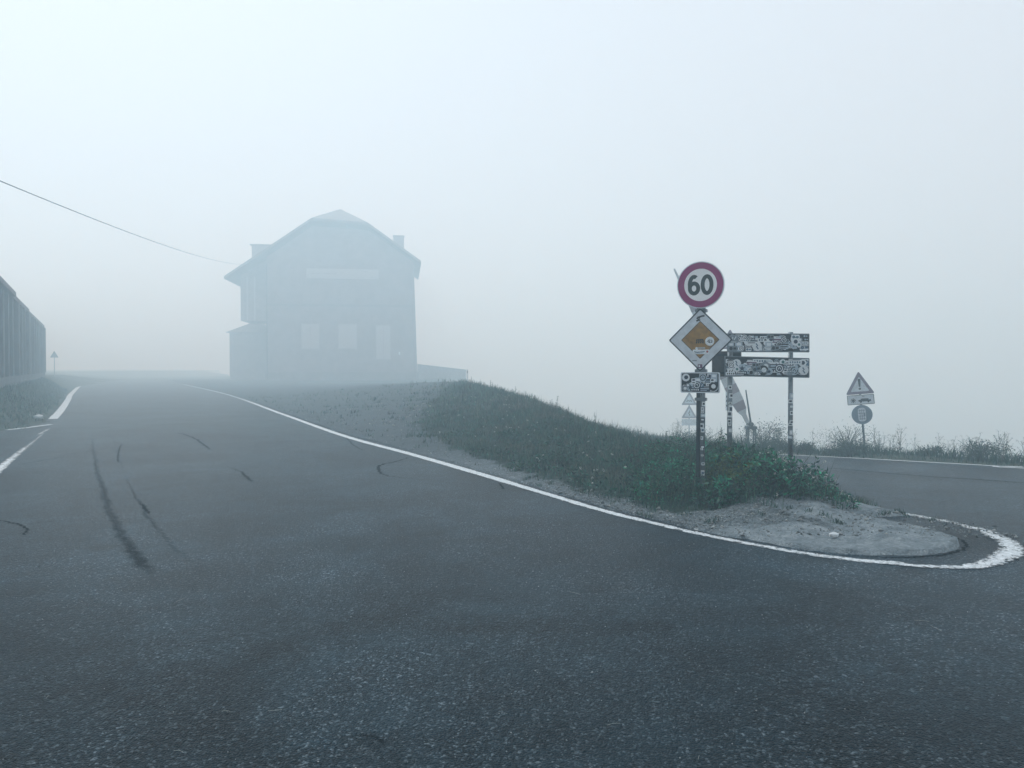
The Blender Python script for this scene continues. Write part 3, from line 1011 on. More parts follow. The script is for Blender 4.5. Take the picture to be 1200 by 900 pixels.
# tall stalks: one plant built, then copied
def stalk_plant(name, kind):
    t = thing(name, '', 'plant')
    bm = bmesh.new()
    h = 1.0
    lean = (.05, .02)
    add_tube(bm, [(0, 0, -.05), (lean[0] * .3, lean[1], h * .5), (lean[0], lean[1], h)], [.010, .008, .004], 5, False)
    tips = []
    if kind == 'umbel':
        for k in range(7):
            a = k * 2.4; z0 = h * (.35 + .09 * k)
            e = (lean[0] * .8 + .20 * math.cos(a) * (1 - k * .06), .20 * math.sin(a) * (1 - k * .06), z0 + .26)
            add_tube(bm, [(lean[0] * .4, lean[1], z0), e], [.005, .003], 4, False)
            tips.append(e)
        tips.append((lean[0], lean[1], h))
    obj('stem', bm, M['stem'], t)
    pts, sz = [], []
    if kind == 'umbel':
        for e in tips:
            for k in range(16):
                a = rng.uniform(0, 6.28); r = rng.uniform(0, .085)
                pts.append((e[0] + r * math.cos(a), e[1] + r * math.sin(a), e[2] + rng.uniform(-.02, .025))); sz.append(rng.uniform(.02, .045))
        cols = [(.13, .14, .13), (.19, .19, .17)]  # dry heads lightened too, imitating haze over the far verge
    else:
        for k in range(42):
            z0 = rng.uniform(.45, 1.02); r = .035 * (1.15 - z0) * 2
            a = rng.uniform(0, 6.28)
            pts.append((lean[0] * z0 + r * math.cos(a) * .5, lean[1] + r * math.sin(a) * .5, z0)); sz.append(rng.uniform(.05, .10))
        cols = [(.012, .035, .032), (.02, .045, .036), (.03, .05, .04)]
    for k in range(14):
        z0 = rng.uniform(.02, .5); a = rng.uniform(0, 6.28)
        pts.append((.03 * math.cos(a), .03 * math.sin(a), z0)); sz.append(rng.uniform(.10, .2))
    v, f, c = leaf_arrays(np.array(pts), np.array(sz), palette(len(pts), cols, .3), .3, .3)
    np_mesh('leaves', v, [f], M['leaf'], attr=c, parent=t)
    return t

def spread(proto, spots, label, group):
    for k, (x, y, z, s) in enumerate(spots):
        o = proto if k == 0 else copy_tree(proto)
        o.location = (x, y, z - .02)
        o.rotation_euler = (rng.normal(0, .10), rng.normal(0, .10), rng.uniform(0, 6.28))
        o.scale = (s * rng.uniform(.8, 1.1), s * rng.uniform(.8, 1.1), s)
        o['label'] = label if isinstance(label, str) else label[k]
        o['group'] = group

spots = []
for k in range(58):
    y = 12.5 + 20 * rng.uniform(0, 1) ** 1.1
    x = float(ridge_x(y)) + rng.normal(.15, .32)
    spots.append((x, y, float(island_z(np.array([x]), np.array([y]))[0]), rng.uniform(.22, .46)))
spread(stalk_plant('tall_weed', 'spike'), spots, 'thin dark weed stalk standing on the skyline of the grass bank', 'weed stalks on the crest of the grass bank')
spots = []
for k in range(75):
    px = 770 + 500 * rng.uniform(0, 1)
    x, y, z = at_verge(px, rng.uniform(.9, 2.2))
    spots.append((x, y, z, rng.uniform(.38, .72)))
spread(stalk_plant('dry_umbel', 'umbel'), spots, 'lacy pale dry flower stalk on the far verge of the right-hand road', 'dry flower stalks on the far verge')
def bz(x, y): return float(island_z(np.array([x]), np.array([y]))[0])
spots = [(x, y, bz(x, y), s) for x, y, s in ((3.42, 12.9, .62), (3.62, 13.1, .5), (3.1, 12.7, .45), (2.25, 12.4, .52), (2.0, 12.2, .42), (4.0, 11.6, .42), (4.2, 11.2, .36), (3.8, 12.2, .45), (4.45, 10.7, .26), (2.62, 12.0, .4))]
spread(stalk_plant('tall_weed', 'spike'), spots, [
    'tallest leafy weed spike, between the sign post and the left board post', 'weed spike standing right behind the left board post',
    'weed spike hidden close behind the sign post of the 60 sign', 'taller of two weed spikes on the skyline left of the sign post',
    'shorter of two weed spikes on the skyline left of the sign post', 'weed spike just left of the right board post',
    'weed spike just right of the right board post', 'weed spike midway between the two board posts',
    'tiny weed spike at the right-hand tip of the island weeds', 'weed spike standing just left of the sign post base'], 'leafy weed spikes around the sign posts')

# white flower heads
P_ = []
n = 150
x, y = scatter(3.3, 4.75, 9.6, 11.2, n); h = weed_height(x, y); ok = h > .04
P_.append(np.column_stack([x[ok], y[ok], island_z(x[ok], y[ok]) + h[ok] * rng.uniform(.85, 1.2, int(ok.sum()))]))
n = 210
x, y = scatter(-4, 3, 10, 26, n); ok = bank_mask(x, y)
P_.append(np.column_stack([x[ok], y[ok], island_z(x[ok], y[ok]) + rng.uniform(.08, .2, int(ok.sum()))]))
pp = np.concatenate(P_)
pp = np.repeat(pp, 7, axis=0) + rng.normal(0, .009, (len(pp) * 7, 3))
v, f, c = leaf_arrays(pp, rng.uniform(.012, .026, len(pp)), palette(len(pp), [(.55, .56, .54), (.42, .44, .40)], .2), .6, .8)
tag(np_mesh('white_flowers', v, [f], M['leaf'], attr=c), kind='stuff')

# gravel lying on the apron, along the line and on the forecourt
def pebble_arrays(pts, size):
    n = len(pts)
    base = np.array([(1, 0, 0), (-1, 0, 0), (0, 1, 0), (0, -1, 0), (0, 0, .7), (0, 0, -.7)], float)
    tri_ = np.array([(0, 2, 4), (2, 1, 4), (1, 3, 4), (3, 0, 4), (2, 0, 5), (1, 2, 5), (3, 1, 5), (0, 3, 5)])
    a = rng.uniform(0, 6.28, n)
    sc_ = rng.uniform(.55, 1.3, (n, 6, 1)) * size[:, None, None]
    v = base[None] * sc_
    ca, sa = np.cos(a)[:, None], np.sin(a)[:, None]
    v = np.stack([v[:, :, 0] * ca - v[:, :, 1] * sa, v[:, :, 0] * sa + v[:, :, 1] * ca, v[:, :, 2]], 2) + pts[:, None, :]
    f = (tri_[None] + (np.arange(n) * 6)[:, None, None]).reshape(-1, 3)
    return v.reshape(-1, 3), f
x, y = scatter(.5, 5.4, 8.0, 12, 16000)
gt = bank_tint(np.column_stack([x, y]))
ok = (x > main_x(y) + .15) & (x < near_x(y)) & (gt[:, 0] > .5) & ((gt[:, 1] < .4) | (rng.uniform(0, 1, len(x)) < .40)) & (poly_dist(x, y, apr) > .03)
xa, ya = x[ok], y[ok]
pa = np.column_stack([xa, ya, island_z(xa, ya) + .002]); sa_ = rng.uniform(.004, .014, len(xa)) * (1 + 1.5 * (rng.uniform(0, 1, len(xa)) > .93) + 2.0 * (rng.uniform(0, 1, len(xa)) > .988))
x, y = scatter(-9, 1, 12, 30, 2600)
gt = bank_tint(np.column_stack([x, y]))
ok = (x > main_x(y) + .2) & (gt[:, 0] > .5)
pb = np.column_stack([x[ok], y[ok], island_z(x[ok], y[ok]) + .003]); sb_ = rng.uniform(.012, .03, int(ok.sum()))
v, f = pebble_arrays(np.concatenate([pa, pb]), np.concatenate([sa_, sb_]))
col = np.repeat(palette(len(pa) + len(pb), [(.10, .12, .125), (.18, .20, .205), (.26, .28, .28)], .3), 6, axis=0)
mp_ = leaf_mat('pebble_stone', .9)
tag(np_mesh('gravel', v, [f], mp_, attr=col), kind='stuff')
# grit and bits of straw on the asphalt in front
x, y = scatter(-4.5, 5, 2.8, 9, 1500)
v, f = pebble_arrays(np.column_stack([x, y, np.full(len(x), .003)]), rng.uniform(.0025, .006, len(x)) * (1 + .9 * (rng.uniform(0, 1, len(x)) > .97)))
tag(np_mesh('grit', v, [f], mp_, attr=np.repeat(palette(len(x), [(.10, .13, .14), (.22, .25, .26), (.35, .37, .37)], .3), 6, axis=0)), kind='stuff')
bm = bmesh.new()
for k in range(16):
    x, y = rng.uniform(-2.6, 3.4), 3.0 + 4.5 * rng.uniform(0, 1) ** 1.5
    a = rng.uniform(-.8, .8) + (0 if k % 3 else 1.4); L = rng.uniform(.03, .11); b_ = rng.uniform(-.15, .15) * L
    add_tube(bm, [(x, y, .006), (x + L * .5 * math.cos(a) - b_ * math.sin(a), y + L * .5 * math.sin(a) + b_ * math.cos(a), .009), (x + L * math.cos(a), y + L * math.sin(a), .006)], .0009, 4, False)
o = obj('straw', bm, simple('dry_straw', (.34, .36, .33), .8, .2, 20))
tag(o, kind='stuff')

def stone(label, loc, r):
    bm = bmesh.new()
    bmesh.ops.create_icosphere(bm, subdivisions=1, radius=r)
    for vv in bm.verts:
        q = vv.co * (.06 / r)
        k = 1 + .22 * math.sin(q.x * 31 + 1) * math.sin(q.y * 27) + .16 * math.sin(q.z * 44 + q.x * 19)
        vv.co = Vector((q.x * 1.2, q.y * .9, q.z * .75)) * k * (r / .06)
    o = obj('stone', bm, M['stone'], None, False, loc)
    tag(o, label, 'stone')
gx_, gy_ = G(977, 634.5)
stone('fist sized white stone lying on the pale gravel tip of the island', (gx_, gy_, bz(gx_, gy_) + .025), .048)
q = P(45, 479, 27)
stone('small pale stone lying in the grass of the left verge', (q.x, q.y, float(ground_z(np.array([q.x]), np.array([q.y]))[0]) + .1), .14)

# ------------------------------------------------------------------ stickers: 14 kinds of print, meshes shared by all copies
STK = {c: simple('sticker_' + c, v, .5, .12, 30) for c, v in {
    'white': (.66, .71, .74), 'pale': (.36, .45, .52), 'navy': (.008, .020, .045), 'black': (.004, .007, .010), 'blue': (.06, .13, .20), 'grey': (.17, .21, .24), 'plum': (.10, .03, .08), 'teal': (.05, .16, .16), 'ochre': (.16, .13, .07)}.items()}

def sticker_mesh(kind, a, b):
    """Unit sticker facing -y, 1 wide; a = ground colour, b = print colour."""
    bm = bmesh.new()
    e, pr = -.004, -.006
    if kind in ('disc', 'ringed', 'star', 'bolt'):
        add_plate(bm, circle(.5, 14), e, 0)
        if kind == 'ringed':
            add_ring(bm, circle(.40, 12), circle(.30, 12), pr, pr + .001, 1)
            stroke(bm, [(-.16, -.1), (0, .16), (.16, -.1)], .09, pr, False, 1)
        elif kind == 'star':
            add_plate(bm, [(r * math.sin(k * math.pi / 5), r * math.cos(k * math.pi / 5)) for k in range(9, -1, -1) for r in [(.36 if k % 2 == 0 else .15)]], pr, pr, 1)
        elif kind == 'bolt':
            stroke(bm, [(-.12, .3), (.05, .05), (-.08, 0), (.12, -.3)], .13, pr, False, 1)
        else:
            add_plate(bm, circle(.26, 10, .04, .03), pr, pr, 1)
    else:
        hgt = {'bar': .26, 'label': .42, 'square': .95, 'tag': .6, 'tall': 1.3}[kind]
        add_plate(bm, rect(-.5, .5, -hgt / 2, hgt / 2, .06, 2), e, 0)
        if kind == 'bar':
            for k in range(5):
                add_plate(bm, rect(-.40 + k * .17, -.30 + k * .17, -.07, .05 + .02 * (k % 2)), pr, pr, 1)
        elif kind == 'label':
            add_plate(bm, rect(-.42, .42, .02, .13), pr, pr, 1); add_plate(bm, rect(-.42, .2, -.13, -.06), pr, pr, 1)
        elif kind == 'square':
            stroke(bm, [(-.3, -.25), (-.1, .25), (.05, -.1), (.3, .3)], .12, pr, False, 1)
            add_plate(bm, rect(-.35, .35, -.4, -.33), pr, pr, 1)
        elif kind == 'tag':
            add_plate(bm, circle(.2, 10, -.2, 0), pr, pr, 1); add_plate(bm, rect(.08, .4, -.12, .12), pr, pr, 1)
        else:
            add_plate(bm, rect(-.3, .3, .1, .5), pr, pr, 1); add_plate(bm, rect(-.3, .3, -.45, -.2), pr, pr, 1)
    for f in bm.faces:
        f.normal_update()
        if abs(f.normal.y) > .9 and f.material_index == 1 and f.normal.y > 0: f.normal_flip()
    me = bpy.data.meshes.new('sticker')
    bm.to_mesh(me); bm.free()
    me.materials.append(STK[a]); me.materials.append(STK[b])
    return me
STICKERS = [sticker_mesh(*q) for q in (('disc', 'white', 'navy'), ('ringed', 'white', 'black'), ('ringed', 'navy', 'white'), ('star', 'pale', 'navy'), ('bolt', 'white', 'blue'), ('disc', 'black', 'white'),
                                       ('bar', 'white', 'black'), ('bar', 'navy', 'white'), ('label', 'white', 'navy'), ('label', 'pale', 'black'), ('square', 'white', 'black'), ('square', 'grey', 'white'),
                                       ('tag', 'white', 'blue'), ('tag', 'black', 'pale'), ('tall', 'white', 'navy'), ('tall', 'pale', 'white'), ('disc', 'grey', 'white'), ('label', 'white', 'plum'), ('square', 'blue', 'white'), ('ringed', 'pale', 'black'), ('disc', 'white', 'teal'), ('label', 'navy', 'pale'), ('tag', 'grey', 'black'), ('bar', 'white', 'blue'))]
SH = {0: 1, 1: 1, 2: 1, 3: 1, 4: 1, 5: 1, 6: .26, 7: .26, 8: .42, 9: .42, 10: .95, 11: .95, 12: .6, 13: .6, 14: 1.3, 15: 1.3, 16: 1, 17: .42, 18: .95, 19: 1, 20: 1, 21: .42, 22: .6, 23: .26}

def put_sticker(k, parent, x, y, z, s, rot=0.0, rz=0.0):
    o = bpy.data.objects.new('sticker', STICKERS[k])
    C.objects.link(o)
    o.parent = parent
    o.location = (x, y, z)
    o.scale = (s, .35, s)
    o.rotation_euler = (0, rot, rz)
    return o

def cover(parent, x0, x1, z0, z1, y, n, s0, s1):
    """Stickers pasted over each other until the plate is nearly full; each layer lies a little prouder."""
    placed = 0
    cells = []
    nx_ = max(3, int((x1 - x0) / (s1 * .80))); nz_ = max(2, int((z1 - z0) / (s1 * .80)))
    for i_ in range(nx_):
        for j_ in range(nz_):
            cells.append((x0 + (i_ + random.uniform(.1, .9)) * (x1 - x0) / nx_, z0 + (j_ + random.uniform(.1, .9)) * (z1 - z0) / nz_))
    while len(cells) < n:
        cells.append((random.uniform(x0, x1), random.uniform(z0, z1)))
    random.shuffle(cells)
    for (x, z) in cells[:n]:
        k = random.randrange(len(STICKERS))
        s = random.uniform(s0, s1) * (1.5 if SH[k] < .5 else 1) * (.75 if SH[k] > 1.1 else 1)
        hw, hh_ = s * .5, s * SH[k] * .5
        x = min(max(x, x0 + hw), x1 - hw); z = min(max(z, z0 + hh_), z1 - hh_)
        r = random.choice((0, 0, 0, random.uniform(-.4, .4)))
        if abs(r) > .05:
            m = max(hw, hh_) * 1.05
            if min(x - x0, x1 - x, z - z0, z1 - z) < m: r = 0
        put_sticker(k, parent, x, y - .0022 * (placed % 9) * .35 - .0004, z, s, r)
        placed += 1

def wrap_mesh(a, b, arc, h):
    """A sticker bent round a pole of unit radius, facing -y."""
    bm = bmesh.new()
    n = 8
    def arcrow(r, z, a0, a1): return [bm.verts.new((r * math.sin(a0 + (a1 - a0) * k / n), -r * math.cos(a0 + (a1 - a0) * k / n), z)) for k in range(n + 1)]
    for r, z0, z1, a0, a1, mi in ((1.03, -h / 2, h / 2, -arc / 2, arc / 2, 0), (1.045, -h * .22, h * .26, -arc * .3, arc * .28, 1)):
        lo, hi = arcrow(r, z0, a0, a1), arcrow(r, z1, a0, a1)
        for k in range(n):
            bm.faces.new((lo[k], lo[k + 1], hi[k + 1], hi[k])).material_index = mi
    me = bpy.data.meshes.new('wrapped_sticker')
    bm.to_mesh(me); bm.free()
    me.materials.append(STK[a]); me.materials.append(STK[b])
    return me
WRAPS = [wrap_mesh(*q) for q in (('white', 'navy', 1.9, 2.2), ('white', 'black', 1.4, 1.3), ('pale', 'white', 2.2, 1.8), ('grey', 'white', 2.0, 3.0), ('white', 'grey', 1.2, 1.0), ('navy', 'white', 1.9, 1.4), ('white', 'blue', 1.6, 1.6))]

def wrap_pole(parent, r, z0, z1, n, ang=.0, sp=.7, ox=0, oy=0):
    for k in range(n):
        if random.random() < .14: continue
        o = bpy.data.objects.new('sticker', WRAPS[random.randrange(len(WRAPS))])
        C.objects.link(o)
        o.parent = parent
        s = random.uniform(.45, 1.5)
        o.location = (ox, oy, z0 + (k + random.uniform(.15, .85)) * (z1 - z0) / n)
        q = r * (1 + .004 * (k % 4))
        o.scale = (q, q, r * s)
        o.rotation_euler = (0, 0, ang + random.uniform(-sp, sp))

def digit_paths():
    def arc(cx, cz, rx, rz, a0, a1, n=26):
        return [(cx + rx * math.cos(R(a0 + (a1 - a0) * k / n)), cz + rz * math.sin(R(a0 + (a1 - a0) * k / n))) for k in range(n + 1)]
    zero = arc(0, 0, .26, .5, 0, 360, 40)[:-1]
    six_loop = arc(0, -.20, .25, .30, 0, 360, 30)[:-1]
    six_stem = arc(0, .02, .255, .48, 60, 195, 22)
    return zero, six_loop, six_stem

# ------------------------------------------------------------------ the stickered sign post on the island
px_, py_ = 2.462, 10.07
zb = bz(px_, py_)
def hz_(py, y): return P(600, py, y).z                     # height of a pixel row at a distance
post = thing('sign_post', 'steel post carrying the round 60 sign, the yellow diamond and a small stickered plate', 'sign post', (px_, py_, zb), R(-24))
bm = bmesh.new()
add_box(bm, -.056, -.008, -.022, .03, -.3, hz_(352, py_) - zb, .006)
p1 = obj('post', bm, M['darksteel'], post)
p1b = obj('post', tube([(.026, -.002, -.3), (.026, -.002, hz_(345, py_) - zb)], .031, 16), M['galv'], post)
wrap_pole(p1b, .031, .40, 1.22, 15, .1, .5, .026, -.002)
wrap_pole(p1b, .031, .10, .38, 2, .1, .4, .026, -.002)
for z in (1.25, 1.62, 2.40):
    obj('clamp', box(-.075, .075, -.040, .045, z - .02, z + .02, .004), M['galv'], post)

zc = hz_(334.5, py_) - zb
sg = obj('speed_limit_sign', plate(circle(.300, 64), -.068, -.052), M['greyplate'], post, loc=(0.0, 0, zc))
obj('rim', ring(circle(.302, 64), circle(.290, 64), -.072, -.050), M['dirtywhite'], sg)
obj('face', plate(circle(.212, 64), -.0715, -.0685), M['white'], sg)
obj('red_border', ring(circle(.289, 64), circle(.209, 64), -.0745, -.0685), M['magenta'], sg)
zero, sl, ss = digit_paths()
for name_, paths, ox in (('digit', [(sl, True), (ss, False)], -.082), ('digit', [(zero, True)], .084)):
    bm = bmesh.new()
    for k, (pth, cl) in enumerate(paths):
        stroke(bm, [(ox + x * .215, z * .215) for x, z in pth], .050, -.0735 - .0006 * k, cl)
    obj(name_, bm, M['digit'], sg)

zd = hz_(398.5, py_) - zb
D = .405
def dia(r, rad=.0): return round_poly([(0, -r), (r, 0), (0, r), (-r, 0)], rad, 5) if rad else [(0, -r), (r, 0), (0, r), (-r, 0)]
pr_ = obj('priority_sign', plate(dia(D, .025), -.070, -.054), M['greyplate'], post, loc=(0, 0, zd))
obj('rim', ring(dia(D + .004, .025), dia(D - .016, .02), -.078, -.052), M['darksteel'], pr_)
obj('face', plate(dia(D - .018, .02), -.0735, -.0705), M['dirtywhite'], pr_)
obj('diamond_border', plate(dia(.245, .012), -.0755, -.0735), M['black'], pr_)
obj('yellow_diamond', plate(dia(.235, .012), -.0775, -.0755), M['mustard'], pr_)
def flat(name, outline, y, mat, parent): return obj(name, plate(outline, y, y + .0008), mat, parent)
wst = flat('sticker', circle(.058, 24, .122, -.020), -.0800, STK['white'], pr_)
bm = bmesh.new()
stroke(bm, [(.092, -.03), (.105, .0), (.112, -.04)], .010, -.0808)
stroke(bm, [(.125, .005), (.122, -.04), (.150, -.035), (.150, .0)], .011, -.0808)
obj('sticker_print', bm, M['black'], pr_)
bm = bmesh.new()
for k in range(4):
    stroke(bm, [(-.045 + k * .026, .005), (-.04 + k * .026, -.02), (-.05 + k * .028, -.045)], .017, -.0790)
stroke(bm, [(-.05, .0), (.04, .006)], .012, -.0796)
obj('sticker', bm, M['black'], pr_)
flat('sticker', rect(-.095, .118, -.185, -.125, .008), -.0800, STK['white'], pr_)
bm = bmesh.new()
stroke(bm, [(-.075, -.150), (-.04, -.160), (.02, -.156), (.06, -.150)], .010, -.0808)
stroke(bm, [(-.07, -.168), (.0, -.172), (.05, -.168)], .005, -.0808)
obj('sticker_print', bm, STK['blue'], pr_)
flat('sticker', circle(.014, 12, .092, -.152), -.0808, simple('red_spot', (.35, .05, .05)), pr_)
flat('sticker', circle(.018, 12, -.043, -.110), -.0803, STK['white'], pr_)
flat('sticker', rect(-.035, .065, -.112, -.098), -.0806, STK['pale'], pr_)
bm = bmesh.new()
stroke(bm, [(-.045, .272), (-.02, .292), (.02, .306), (.055, .31)], .022, -.0745)
stroke(bm, [(-.05, .245), (-.02, .256), (.0, .252)], .022, -.0745)
stroke(bm, [(-.035, .30), (-.005, .28), (-.03, .26)], .012, -.0750)
obj('sticker', bm, M['black'], pr_)
flat('sticker', rect(-.03, .03, -.365, -.315, .01), -.0745, STK['plum'], pr_)
flat('sticker', rect(-.018, .0, -.352, -.326, .005), -.0755, STK['white'], pr_)
flat('sticker', rect(-.10, -.04, -.275, -.262), -.0745, STK['grey'], pr_)

z0_, z1_ = hz_(460, py_) - zb, hz_(436.5, py_) - zb
pl = obj('sticker_plate', plate(rect(-.248, .248, z0_, z1_, .02), -.066, -.054), M['darksteel'], post)
obj('rim', ring(rect(-.250, .250, z0_ - .003, z1_ + .003, .022), rect(-.236, .236, z0_ + .011, z1_ - .011, .016), -.073, -.052), M['dirtywhite'], pl)
cover(pl, -.232, .232, z0_ + .015, z1_ - .015, -.0665, 34, .05, .115)

# ------------------------------------------------------------------ the two-post direction boards
yb = 12.0
bx0, bx1 = P(855, 500, yb).x, P(928, 500, yb).x
zb2, zb3 = bz(bx0, yb), bz(bx1, yb + .05)
db = thing('direction_sign', 'two stickered direction boards on two posts behind the island weeds', 'direction sign', (bx0, yb, zb2), 0)
L_ = bx1 - bx0
top_u = hz_(389, yb) - zb2
pA = obj('post', tube([(0, 0, -.3), (0, 0, hz_(394, yb) - zb2)], .040, 16), M['galv'], db)
pB = obj('post', tube([(L_, .05, zb3 - zb2 - .3), (L_ - .012, .05, hz_(389, yb) - zb2)], .037, 16), M['galv'], db)
wrap_pole(pA, .040, .55, 1.30, 8, 0, .5)
wrap_pole(pB, .037, .45, 1.28, 9, 0, .5, L_ - .006, .05)
def board(corners, y, nst):
    """corners: pixel corners (left-bottom, right-bottom, right-top, left-top)."""
    q = [P(a, b, yb) for a, b in corners]
    o = [(p.x - bx0, p.z - zb2) for p in q]
    b = obj('board', plate(round_poly(o, .012, 3), y - .012, y + .012), M['darksteel'], db)
    obj('rim', ring(round_poly([(x + (.004 if x > .5 else -.004), z + (.004 if k > 1 else -.004)) for k, (x, z) in enumerate(o)], .014, 3), round_poly([(x + (-.010 if x > .5 else .010), z + (-.010 if k > 1 else .010)) for k, (x, z) in enumerate(o)], .010, 3), y - .018, y + .014), M['galv'], b)
    xs = [p[0] for p in o]
    cover(b, min(xs) + .012, max(xs) - .012, max(o[0][1], o[1][1]) + .012, min(o[2][1], o[3][1]) - .012, y - .0125, nst, .065, .155)
    return b
board(((851, 412.5), (946, 412.8), (946, 391.5), (851, 391)), -.062, 92)
board(((848, 440.5), (946, 442.5), (946, 420), (848, 417.5)), -.062, 100)
q0, q1 = P(835.5, 441.5, yb), P(870, 411.5, yb)
bb = obj('back_board', plate(rect(q0.x - bx0, q1.x - bx0, q0.z - zb2, q1.z - zb2, .01), .052, .070), M['rustplate'], db)
for z in (q0.z - zb2 + .06, q1.z - zb2 - .06):
    obj('back_rail', box(q0.x - bx0 + .02, q1.x - bx0 - .02, .041, .051, z - .018, z + .018), M['darksteel'], bb)

# ------------------------------------------------------------------ warning signs
def warning(t, wd, z0, y=-.04, marks='bang'):
    s = obj('warning_triangle', plate(tri(wd, z0, wd * .05), y, y + .014), M['greyplate'], t)
    h = wd * .866
    f_ = obj('face', plate([(x * .66, z0 + h / 3 + (z - z0 - h / 3) * .66) for x, z in tri(wd, z0, wd * .05)], y - .004, y - .0005), M['dirtywhite'], s)
    o1 = tri(wd * .985, z0 + wd * .004, wd * .05); i1 = [(x * .66, z0 + h / 3 + (z - z0 - h / 3) * .66) for x, z in o1]
    obj('red_border', ring(o1, i1, y - .006, y - .0005), M['hazered'], s)
    bm = bmesh.new()
    c = z0 + h * .38
    if marks == 'bang':
        add_plate(bm, [(-.018 * wd / .7, c - .05 * wd), (.018 * wd / .7, c - .05 * wd), (.034 * wd / .7, c + .24 * wd), (-.034 * wd / .7, c + .24 * wd)], y - .0065, y - .0045)
        add_plate(bm, circle(.03 * wd / .7, 12, 0, c - .125 * wd), y - .0065, y - .0045)
    elif marks == 'bends':
        stroke(bm, [(.02 * wd, c - .17 * wd), (.02 * wd, c - .06 * wd), (-.05 * wd, c + .0 * wd), (.05 * wd, c + .07 * wd), (.0, c + .16 * wd)], .06 * wd, y - .0065)
    else:
        stroke(bm, [(-.17 * wd, c - .12 * wd), (-.08 * wd, c - .03 * wd), (.0, c - .08 * wd), (.08 * wd, c - .03 * wd), (.17 * wd, c - .12 * wd)], .06 * wd, y - .0065)
    obj('symbol', bm, M['black'], s)
    return s

wy = 21.5
wp = P(1014, 531, wy)
k = wy / F
gz = float(ground_z(np.array([wp.x]), np.array([wy]))[0])
base_off = wp.z - gz
ws = thing('snow_sign', 'leaning pole with exclamation triangle, small plate and round snow chain disc on the far verge', 'road sign', (wp.x, wy, wp.z), 0)
ws.rotation_euler = (0, R(-5), R(-22))
obj('post', tube([(0, 0, -base_off - .25), (0, 0, 92 * k)], .030, 12), M['galv'], ws)
warning(ws, .745, 69.5 * k, marks='bang')
pl2 = obj('lower_plate', plate(rect(-.345, .345, 57.3 * k, 68.8 * k, .015), -.040, -.028), M['dirtywhite'], ws)
obj('plate_border', ring(rect(-.345, .345, 57.3 * k, 68.8 * k, .015), rect(-.327, .327, 57.3 * k + .018, 68.8 * k - .018, .01), -.0435, -.0405), M['greyplate'], pl2)
bm = bmesh.new()
zc2 = 62.3 * k
for a in range(4):
    c_, s_ = math.cos(a * math.pi / 4), math.sin(a * math.pi / 4)
    stroke(bm, [(-.19 - .07 * c_, zc2 - .07 * s_), (-.19 + .07 * c_, zc2 + .07 * s_)], .018, -.0415 - .0004 * a)
obj('snowflake', bm, M['black'], pl2)
bm = bmesh.new()
add_plate(bm, rect(-.06, .26, zc2 - .035, zc2 + .012, .012), -.0425, -.041)
add_plate(bm, rect(.0, .20, zc2 + .013, zc2 + .045, .012), -.0425, -.041)
for x in (.0, .19): add_plate(bm, circle(.026, 12, x, zc2 - .045), -.0440, -.0428)
add_plate(bm, rect(.04, .10, 67.0 * k - .012, 67.0 * k, .0), -.0425, -.041)
obj('car_symbol', bm, M['black'], pl2)
zc3 = 45.5 * k
ds = obj('snow_chain_sign', plate(circle(.268, 40, 0, zc3), -.046, -.030), M['blueface'], ws)
bm = bmesh.new()
add_plate(bm, [(x, zc3 + z) for x, z in round_poly([(-.10, -.19), (.10, -.19), (.10, .19), (-.10, .19)], .085, 6)], -.0485, -.0465)
obj('tyre_symbol', bm, M['dirtywhite'], ds)
bm = bmesh.new()
for z in (-.12, -.04, .04, .12): add_plate(bm, rect(-.085, .085, zc3 + z - .008, zc3 + z + .008), -.0505, -.049)
for x in (-.05, 0, .05): add_plate(bm, rect(x - .007, x + .007, zc3 - .14, zc3 + .14), -.0525, -.051)
add_plate(bm, rect(.052, .080, zc3 - .05, zc3 + .05), -.0545, -.053)
obj('chain_symbol', bm, M['blueface'], ds)

# twin triangles far down the right-hand road
fy = 52.0
k = fy / F
fp = P(807.5, 512, fy)
gz = float(ground_z(np.array([fp.x]), np.array([fy]))[0])
fs = thing('twin_warning_sign', 'faint post with two stacked warning triangles deep in the fog', 'road sign', (fp.x, fy, gz), R(-10))
o_ = P(0, 512, fy).z - gz
obj('post', tube([(0, 0, -.3), (0, 0, o_ + 52 * k)], .035, 10), M['galv'], fs)
warning(fs, 1.04, o_ + 37.5 * k, marks='hump')
warning(fs, 1.04, o_ + 22 * k, marks='bends')
obj('lower_plate', plate(rect(-.49, .49, o_ + 13.5 * k, o_ + 21 * k, .02), -.04, -.028), M['dirtywhite'], fs)

# triangle hidden behind the boards, only its tip and marker plate show
hy = 24.0
k = hy / F
hp = P(854.5, 500, hy)
gz = float(ground_z(np.array([hp.x]), np.array([hy]))[0])
hs = thing('hidden_warning_sign', 'warning triangle mostly hidden behind the stickered direction boards, its tip above them', 'road sign', (hp.x, hy, gz), 0)
zt = hz_(385.5, hy) - gz
obj('post', tube([(0, 0, -.3), (0, 0, zt - .1)], .03, 10), M['galv'], hs)
warning(hs, .72, zt - .72 * .866, marks='bends')
mk = obj('marker_plate', box(-.115, -.032, -.02, .0, hz_(481, hy) - gz, hz_(459, hy) - gz, .004), M['dirtywhite'], hs)
for z in (.12, .27, .40): obj('marker_band', box(-.105, -.042, -.026, -.021, hz_(481, hy) - gz + z, hz_(481, hy) - gz + z + .06), M['black'], mk)

